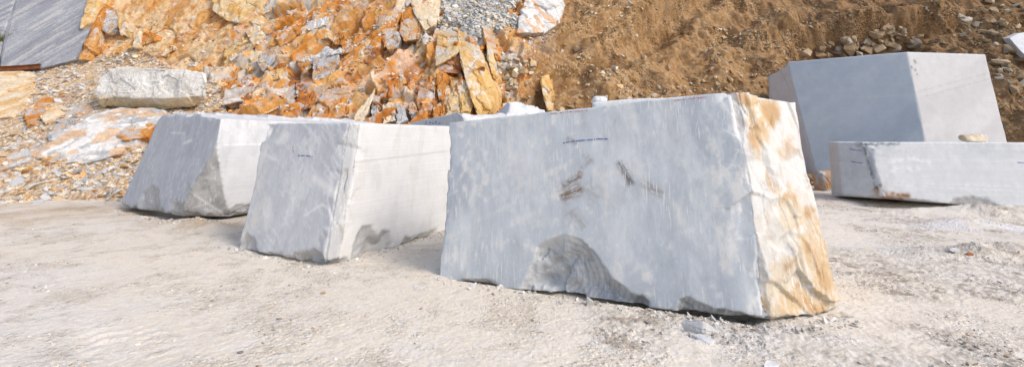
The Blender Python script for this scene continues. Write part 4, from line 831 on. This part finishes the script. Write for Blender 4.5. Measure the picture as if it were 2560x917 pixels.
# ---- single stones
SM = []
for i in range(12):
    p, f_ = stone_hull(700 + i, 14, .38 + .45 * (i % 3) / 2); me = mesh_np("stone", p, f_, M_STONE); SM.append(me)
STN = 0
def stone(loc, n_, size, color, label, cat="stone", group=None, name="stone", flat=1.0, spin=.35, rz=None, mesh=None, embed=.15, long=1.0):
    global STN
    r_ = np.random.default_rng(3000 + STN); me = SM[mesh if mesh is not None else STN % len(SM)]; o = link(name, me); STN += 1
    R = rot_rand(r_, n_, spin) if rz is None else np.array(Vector(n_).normalized().to_track_quat('Z', 'Y').to_matrix() @ Matrix.Rotation(rz, 3, 'Z'))
    o.matrix_world = Matrix.LocRotScale(Vector(loc) + Vector(n_) * size * (.5 * flat - embed), Matrix(R.tolist()).to_quaternion(), Vector((size * long, size, size * flat)))
    o.color = (*np.clip(color, 0, 1), 1); tag(o, label, cat, group); return o
def pile(poly, n, s0, s1, pal, label, group, seed, flat=.9, upw=.5):
    r_ = random.Random(seed); xs, ys = [p[0] for p in poly], [p[1] for p in poly]; k2 = 0; t = 0; made = []
    while k2 < n and t < 9999:
        t += 1; px, py = r_.uniform(min(xs), max(xs)), r_.uniform(min(ys), max(ys))
        if not in_poly(np.array([px]), np.array([py]), poly)[0]: continue
        p, n_ = on_slope(px, py)
        if p is None: continue
        s_ = (s0 + (s1 - s0) * r_.random() ** 1.8) / 2 / FPX * p.y; n2_ = (n_ * (1 - upw) + Vector((0, 0, 1)) * upw).normalized()
        c = np.array(r_.choice(pal)) * r_.uniform(.8, 1.2); made.append((px, py, s_, c.sum(), stone(p, n2_, s_, c, label, "stone", group, flat=flat))); k2 += 1
    A_ = np.array([m[:4] for m in made]); qx, qy, qs, qc = [np.quantile(A_[:, i], [.33, .67]) for i in range(4)]
    big = np.argsort(-A_[:, 2])
    for m, (x, y, z_, c_, o) in enumerate(made):
        side = ["left", "middle", "right"][int(np.searchsorted(qx, x))]; row = ["top", "centre", "bottom"][int(np.searchsorted(qy, y))]
        size = ["small", "medium-sized", "large"][int(np.searchsorted(qs, z_))]; tone = ["darker", "mid-toned", "paler"][int(np.searchsorted(qc, c_))]
        where = {"top": "top ", "centre": "", "bottom": "bottom "}[row] + side
        if m == big[0]: size = "largest"
        o["label"] = f"{size} {tone} {label[0]}, {where} of {label[1]}"
    same = {}
    for m in sorted(made, key=lambda m: m[0]): same.setdefault(m[4]["label"], []).append(m[4])
    for lb, os_ in same.items():
        for i, o in enumerate(os_):
            if len(os_) == 2: o["label"] = lb + (", left of two", ", right of two")[i]
            elif len(os_) > 2: o["label"] = lb + ", " + ["leftmost", "second", "third", "fourth", "fifth", "sixth", "seventh", "eighth"][min(i, 7)] + " of its like" 
pile([(1232, 165), (1262, 150), (1330, 132), (1336, 172), (1330, 205), (1285, 228), (1232, 205)], 46, 12, 34, [(.56, .46, .32), (.50, .47, .41), (.60, .52, .40), (.48, .36, .22)], ('stone', 'pile beside leaning orange slab'), "stones piled beside the leaning orange slab", 1)
pile([(1990, 128), (2060, 112), (2140, 92), (2230, 66), (2290, 82), (2305, 112), (2250, 128), (2060, 150)], 80, 16, 44, [(.34, .25, .16), (.40, .31, .21), (.30, .21, .13), (.36, .31, .25)], ('brown stone', 'heap above tall sawn block'), "stones heaped in the hollow above the tall block", 2, .85)
pile([(2372, 8), (2450, 2), (2560, 10), (2640, 40), (2640, 225), (2530, 228), (2478, 190), (2490, 120), (2440, 70), (2390, 50)], 85, 13, 42, [(.42, .33, .22), (.48, .40, .29), (.36, .27, .17), (.46, .42, .36)], ('stone', 'spill right of tall block'), "stones tumbling down at the far right", 3, .75)
pile([(1360, 245), (1700, 215), (1900, 170), (1920, 215), (1820, 228), (1560, 250), (1390, 285)], 34, 8, 20, [(.50, .39, .25), (.56, .48, .37), (.44, .31, .18)], ('brown stone', 'earth above front block'), "stones on the earth above the front block", 4)
pile([(0, 205), (230, 190), (500, 190), (240, 300), (60, 330)], 26, 12, 34, [(.52, .51, .50), (.62, .57, .50), (.56, .36, .18)], ('flat stone', 'debris around the boulder'), "stones on the upper left debris", 5, .4)
pile([(0, 410), (150, 400), (340, 370), (320, 470), (290, 515), (0, 505)], 40, 12, 44, [(.52, .52, .52), (.62, .58, .52), (.48, .48, .49), (.60, .46, .30)], ('flat stone', 'debris left of dark block'), "stones at the foot of the left slope", 6, .35)

# ---- crushed stone along the feet of the blocks
r_ = np.random.default_rng(15); PP = []
for (p0, p1, m) in ((A, B, 260), (B, C, 120), (A2, B2, 140), (B2, C2, 140), (A3, B3, 120), (B3, G(590, 560), 100), (B5, C5, 160)):
    d = (p1 - p0)[:2] / np.linalg.norm((p1 - p0)[:2]); o_ = np.array([d[1], -d[0]]); t = r_.random(m); f2 = np.abs(r_.normal(.05, .10, m)) + .04
    PP.append(np.stack([p0[0] + (p1 - p0)[0] * t + o_[0] * f2, p0[1] + (p1 - p0)[1] * t + o_[1] * f2, 0 * t + .004], 1))
PP = np.concatenate(PP); m = len(PP); gi = np.clip(np.searchsorted(yr, PP[:, 1]), 0, len(yr) - 1); gj = np.clip(np.searchsorted(uc, PP[:, 0] / np.clip(PP[:, 1], 4, 16)), 0, len(uc) - 1); PP[:, 2] = Pg[gi * len(uc) + gj, 2]
rubble("crushed_stone", PP, np.tile(ZV, (m, 1)), .008 + r_.gamma(1.0, .010, m).clip(0, .07), pal_cols(r_, m, [(.60, .57, .53), (.52, .51, .50), (.45, .40, .34), (.66, .64, .61)]), "crushed stone gathered along the feet of the blocks", "crushed stone", .7, .5, .1, 16)
# ---- pebbles on the floor
fl = (.25 + crumb) * (gx > -50) * (gx < 2610) * (gy > 440) * (gy < 960) * sstep(-.1, .3, a2); fl = fl / fl.sum(); r_ = np.random.default_rng(5); ix = r_.choice(len(fl), 7000, p=fl)
rubble("pebbles", Pg[ix], np.tile(ZV, (7000, 1)), .004 + r_.gamma(1.1, .006, 7000).clip(0, .05), pal_cols(r_, 7000, [(.55, .52, .48), (.45, .40, .34), (.62, .60, .57), (.36, .28, .20)]), "fine pebbles scattered over the pale dusty floor", "pebbles", .7, .5, .2, 9)
def chunk(pts, style, seed, name, label, cat, L=.05, amp=.02, rad=.02, mat=None, group=None, flat=True, cols=None, crk=.4):
    pts = np.array(pts); c = pts.mean(0); c[2] = pts[:, 2].min(); W, N, F, V = carve(pts, L, seed, amp, rad, crk=crk)
    col = paint_rock(V, N, style, seed + 7) if cols is None else cols(V, N)
    o = link(name, mesh_np(name, W - c, F, mat or M_ROCK, col, .7 * np.ones(len(V)), np.zeros(len(V)), smooth=not flat), None, c); return tag(o, label, cat, group)
# boulder on the striped ledge
f_ = [base_pt(px, py, .55 + o_) for px, py, o_ in [(241, 218, .1), (247, 188, 0), (262, 178, -.05), (310, 172, -.15), (400, 172, -.15), (470, 180, -.1), (510, 186, 0), (514, 205, .1), (512, 232, .1), (500, 262, 0), (400, 272, .05), (300, 270, .05), (262, 266, .05), (244, 250, .1)]]
yb = float(base_pt(380, 276)[1]) - .55
f_ = [D(px, py, yb + dy) for px, py, dy in [(239, 222, .05), (244, 190, .04), (262, 176, .03), (300, 170, .10), (400, 171, .04), (470, 177, .12), (509, 184, .05), (516, 206, .0), (513, 240, .03), (500, 262, .30), (420, 273, .42), (300, 269, .42), (258, 264, .34), (242, 248, .06), (300, 243, -.05), (420, 246, -.10), (330, 190, .0), (470, 205, -.06)]]
def boulder_col(V, N):
    col = np.tile(np.array([(.60, .585, .55)], np.float32), (len(V), 1)); a = fbm(V, 1.5, 4, 600); b = fbm(V, 5, 4, 601)
    col = mixc(col, (.70, .69, .67), sstep(-.1, .3, a + .4 * b) * .8); col = mixc(col, (.42, .425, .43), sstep(.15, .4, b - .3 * a) * .7); px, py = proj(V)
    return mixc(col, (.60, .47, .27), sstep(235, 262, py + 25 * a) * .75)
f_ = np.array(f_); chunk(np.concatenate([f_, f_ + np.array([-1.0, 1.25, .12])]), "pale", 600, "boulder", "rough cream boulder perched on the striped rock ledge", "boulder", .055, .09, .03, None, None, True, boulder_col, crk=.5)
# stones with a place of their own
topz = lambda pl, x, y: (pl[1] - pl[0][0] * x - pl[0][1] * y) / pl[0][2]
def lump(cx, cy, cz, hx, hy, hz, seed, style, name, label, cat, amp=.02, L=.04, **kw):
    r_ = np.random.default_rng(seed); p = r_.normal(size=(26, 3)); p /= np.linalg.norm(p, axis=1, keepdims=True); p = np.sign(p) * np.abs(p) ** .6; p[:, 2] = np.maximum(p[:, 2], -.75)
    return chunk(p * np.array([hx, hy, hz]) + np.array([cx, cy, cz + .72 * hz]), style, seed, name, label, cat, L, amp, **kw)
q = D(2434, 350, 12.25); lump(q[0], 12.25, Zl, .34, .2, .125, 610, "cream", "stone", "cream stone lying on top of the low sawn block", "stone", .012)
q = G(2079, 478); lump(q[0], q[1] + .25, -.05, .33, .3, .38, 611, "grey", "boulder", "dark grey boulder at the foot of the tall sawn block", "boulder", .02)
q = D(1930, 232, 5.5); lump(q[0], 5.5, topz(P1["top"], q[0], 5.5) - .03, .17, .12, .065, 612, "orange", "stone", "rusty orange stone on top of the large front block", "stone", .012, .03)
q = D(1498, 255, 8.95); lump(q[0], 8.95, topz(P8["top"], q[0], 8.95) - .03, .17, .15, .09, 613, "pale", "stone", "rounded white stone on the pale block behind the front block", "stone", .006, flat=False, cols=lambda V, N: np.tile(np.array([(.72, .72, .72)]), (len(V), 1)))
f_ = np.array([base_pt(px, py, .55) for px, py in [(2524, 96), (2548, 83), (2660, 78), (2660, 160), (2572, 146), (2550, 126)]])
chunk(np.concatenate([f_, f_ + np.array([.2, .5, .1])]), "pale", 614, "marble_slab", "white marble offcut wedged in the earth at the right edge", "marble slab", .06, .01, .02, M_MARBLE, cols=lambda V, N: marble_grey(V, 615, (.62, .63, .64), (.56, .57, .59), (.68, .68, .68))[0])
def shard(pts, seed, label, style="grey", cols=None):
    up_ = [G(px, py, z) for px, py, z in pts]; dn = [np.array([p[0], p[1], -.02]) * 1.0 + (np.mean(up_, 0) * np.array([1, 1, 0]) - np.array([p[0], p[1], 0])) * .25 for p in up_]
    return chunk(np.array(up_ + dn), style, seed, "marble_shard", label, "shard", .025, .006, .008, M_MARBLE, "marble shards on the floor", cols=cols)
pc = lambda sd, k2=1.0: (lambda V, N: marble_grey(V, sd, (.52 * k2, .52 * k2, .525 * k2), (.44 * k2, .44 * k2, .45 * k2), (.62 * k2, .615 * k2, .60 * k2))[0])
shard([(1700, 806, .07), (1712, 797, .10), (1760, 800, .12), (1806, 828, .03), (1800, 836, .01), (1760, 826, .05), (1722, 815, .05)], 620, "long grey marble shard on the floor before the large front block", cols=pc(620))
shard([(1728, 834, .03), (1748, 830, .04), (1790, 848, .03), (1780, 858, .02), (1762, 855, .02)], 621, "small white marble shard beside the long grey shard", cols=pc(621, 1.25))
shard([(1906, 908, .04), (1918, 895, .05), (1950, 905, .04), (1956, 925, .02), (1912, 930, .02)], 622, "white marble shard at the bottom edge, right of centre", cols=pc(622, 1.25))
def gstone(px, py, wpx, color, label, flat=.6, long=1.0, rz=0.0, group="stones lying on the pale floor"):
    p = G(px, py); p[2] = ground_z(p[0], p[1]); return stone(p, (0, 0, 1), wpx / 2 / FPX * p[1], color, label, "stone", group, flat=flat, rz=rz, long=long)
gstone(809, 732, 16, (.55, .42, .26), "tan pebble on the floor below the middle block")
gstone(600, 882, 16, (.26, .25, .25), "small dark grey stone on the floor in the left foreground", .8)
gstone(2386, 642, 28, (.60, .60, .60), "pale round stone in the dirt bank at right", .9)
gstone(2424, 646, 24, (.42, .16, .07), "red-brown chip in the dirt bank at right", .35)
gstone(234, 620, 42, (.52, .42, .30), "thin brown flake on the floor left, nearer the block", .12, 1.3, .3)
gstone(292, 624, 28, (.58, .57, .55), "thin pale flake beside the brown flake on the left floor", .15, 1.2, .1)
gstone(200, 492, 58, (.60, .47, .30), "beige squarish stone at the foot of the left debris", .75, 1.2, 0)
gstone(266, 578, 34, (.66, .65, .63), "flat white flake on the floor in front of the dark block", .12, 1.3, 0)
gstone(180, 590, 40, (.58, .57, .55), "flat grey flake on the floor at far left", .14, 1.3, .2)
gstone(220, 576, 30, (.64, .62, .58), "flat cream flake between two flakes at left", .12, 1.2, .5)
gstone(48, 602, 24, (.50, .44, .36), "brown flake near the left edge of the floor", .2, 1.3, .2)
gstone(98, 506, 34, (.48, .48, .49), "grey stone at the left edge of the floor below the debris", .5, 1.1, .2)

# rusty rail lying at the foot of the grey wall
def bar(name, p0, p1, w, h, mat, parent, dz=0.0, dy=0.0):
    p0, p1 = np.array(p0) + [0, dy, dz], np.array(p1) + [0, dy, dz]; d = (p1 - p0) / np.linalg.norm(p1 - p0); sd = np.cross(d, ZV); sd /= np.linalg.norm(sd); u = np.cross(sd, d); V = []
    n_ = 9
    for i in range(n_):
        c = p0 + (p1 - p0) * i / (n_ - 1) - u * .05 * math.sin(math.pi * i / (n_ - 1))
        V += [c + sd * a * w / 2 + u * b * h / 2 for a, b in ((-1, -1), (1, -1), (1, 1), (-1, 1))]
    F = [[i * 4 + k2, i * 4 + (k2 + 1) % 4, i * 4 + 4 + (k2 + 1) % 4, i * 4 + 4 + k2] for i in range(n_ - 1) for k2 in range(4)] + [[3, 2, 1, 0], [n_ * 4 - 4, n_ * 4 - 3, n_ * 4 - 2, n_ * 4 - 1]]
    return link(name, mesh_np(name, np.array(V), np.array(F), mat), parent)
r0, r1 = base_pt(-60, 172, .75), base_pt(100, 166, .62)
rail = link("steel_rail", None); tag(rail, "rusty steel rail lying at the foot of the grey rock wall", "rail")
bar("web", r0, r1, .03, .16, M_RUST, rail); bar("flange", r0, r1, .14, .03, M_RUST, rail, .095); bar("flange", r0, r1, .14, .03, M_RUST, rail, -.095)
# sprig of broom in the crack of the wall
sh = link("shrub", None); tag(sh, "small yellow-green shrub growing from the crack in the grey wall", "shrub"); r_ = np.random.default_rng(77); c0 = base_pt(2, 108, .42); VV, FF, SV_, SF_ = [], [], [], []
for i in range(16):
    tip = c0 + np.array([r_.normal(-.05, .2), -abs(r_.normal(.12, .1)), r_.uniform(.1, .75)]); 
    for j in range(34):
        t = r_.uniform(.25, 1); p = c0 + (tip - c0) * t + r_.normal(0, .035, 3); d = r_.normal(size=3); d /= np.linalg.norm(d); e = np.cross(d, r_.normal(size=3)); e /= np.linalg.norm(e); k0 = len(VV)
        VV += [p, p + d * .03 + e * .010, p + d * .065, p + d * .03 - e * .010]; FF.append([k0, k0 + 1, k0 + 2, k0 + 3])
    k0 = len(SV_); SV_ += [c0 + [-.006, 0, 0], c0 + [.006, 0, 0], c0 + [0, .008, 0], tip]; SF_ += [[k0, k0 + 1, k0 + 3], [k0 + 1, k0 + 2, k0 + 3], [k0 + 2, k0, k0 + 3]]
link("foliage", mesh_np("foliage", VV, FF, M_LEAF), sh); link("stem", mesh_np("stem", SV_, SF_, M_TWIG), sh)

# ---- crayon marks and writing on the blocks
def stroke(name, label, pts, wpx, mat, gap=0.0):
    pd, o = BL[label]; me = o.data; n = len(me.vertices); co = np.empty(n * 3, np.float32); me.vertices.foreach_get("co", co); fc = np.empty(len(me.polygons) * 3, np.int32); me.loops.foreach_get("vertex_index", fc)
    key = "_bvh_" + str(id(me)); bv = CACHE.get(key) or CACHE.setdefault(key, BVHTree.FromPolygons(co.reshape(-1, 3).tolist(), fc.reshape(-1, 3).tolist()))
    P = []
    for (x0, y0), (x1, y1) in zip(pts[:-1], pts[1:]):
        m = max(2, int(math.hypot(x1 - x0, y1 - y0) / 2.5)); P += [(x0 + (x1 - x0) * i / m, y0 + (y1 - y0) * i / m) for i in range(m)]
    P.append(pts[-1]); V, F = [], []; r_ = random.Random(5)
    for i, (x, y) in enumerate(P):
        a, b = P[max(0, i - 1)], P[min(len(P) - 1, i + 1)]; L_ = math.hypot(b[0] - a[0], b[1] - a[1]) or 1; nx, ny = -(b[1] - a[1]) / L_, (b[0] - a[0]) / L_
        w = wpx * (.6 + .6 * r_.random()) * (.5 if i in (0, len(P) - 1) else 1) / 2; row = []
        for sg in (-1, 1):
            d = Vector(ray(x + sg * nx * w, y + sg * ny * w)).normalized(); h = bv.ray_cast(Vector((0, 0, EYE)), d)
            row.append(np.array(h[0] - d * .004) if h[0] else None)
        if row[0] is None or row[1] is None: continue
        V += row
        if len(V) >= 4 and r_.random() > gap: k0 = len(V) - 4; F.append([k0, k0 + 1, k0 + 3, k0 + 2])
    if F: link(name, mesh_np(name, np.array(V), np.array(F), mat), o)
CACHE = {}
kb = "large grey-blue marble block in front with a broken honey-coloured right end"
stroke("crayon_line", kb, [(1407, 358), (1430, 353), (1470, 350), (1500, 347), (1520, 347.5)], 2.6, M_BLUE, .05)
stroke("crayon_line", kb, [(1684, 252), (1725, 247), (1765, 243)], 2.0, M_RED, .3); stroke("crayon_line", kb, [(1376, 285), (1420, 280), (1470, 276)], 1.8, M_RED, .3)
km = "pale marble block with white sawn right face, second from the front"; stroke("crayon_line", km, [(744, 389), (765, 389), (782, 392)], 3.0, M_BLUE, .1)
stroke("crayon_line", km, [(732, 366), (733, 384)], 1.6, M_RED, .4)
kl = "low sawn marble block with rust-stained corner and a stone on top"; stroke("crayon_line", kl, [(2124, 372), (2140, 376), (2156, 376)], 2.0, M_BLUE); stroke("crayon_line", kl, [(2127, 403), (2140, 406), (2156, 408)], 2.0, M_BLUE); stroke("crayon_line", kl, [(2542, 406), (2570, 407)], 2.0, M_BLUE)
kw = "white split block with blue handwriting on its shaded face, behind the middle block"
for pts in ([(1066, 301), (1064.5, 310), (1068, 310)], [(1072, 310), (1075, 304), (1078, 310)], [(1073, 308), (1077, 308)], [(1081, 310), (1081.5, 307), (1084, 307), (1084.5, 310)], [(1088, 310), (1089, 303), (1092, 305), (1089, 307), (1093, 311)], [(1096, 311), (1098, 307), (1101, 308), (1100, 311)]): stroke("handwriting", kw, pts, 1.4, M_BLUE)
stroke("handwriting", kw, [(1176, 285), (1181, 285), (1180, 289), (1176, 291), (1176, 295), (1181, 296), (1182, 291), (1178, 288), (1176, 285)], 1.4, M_PINK)
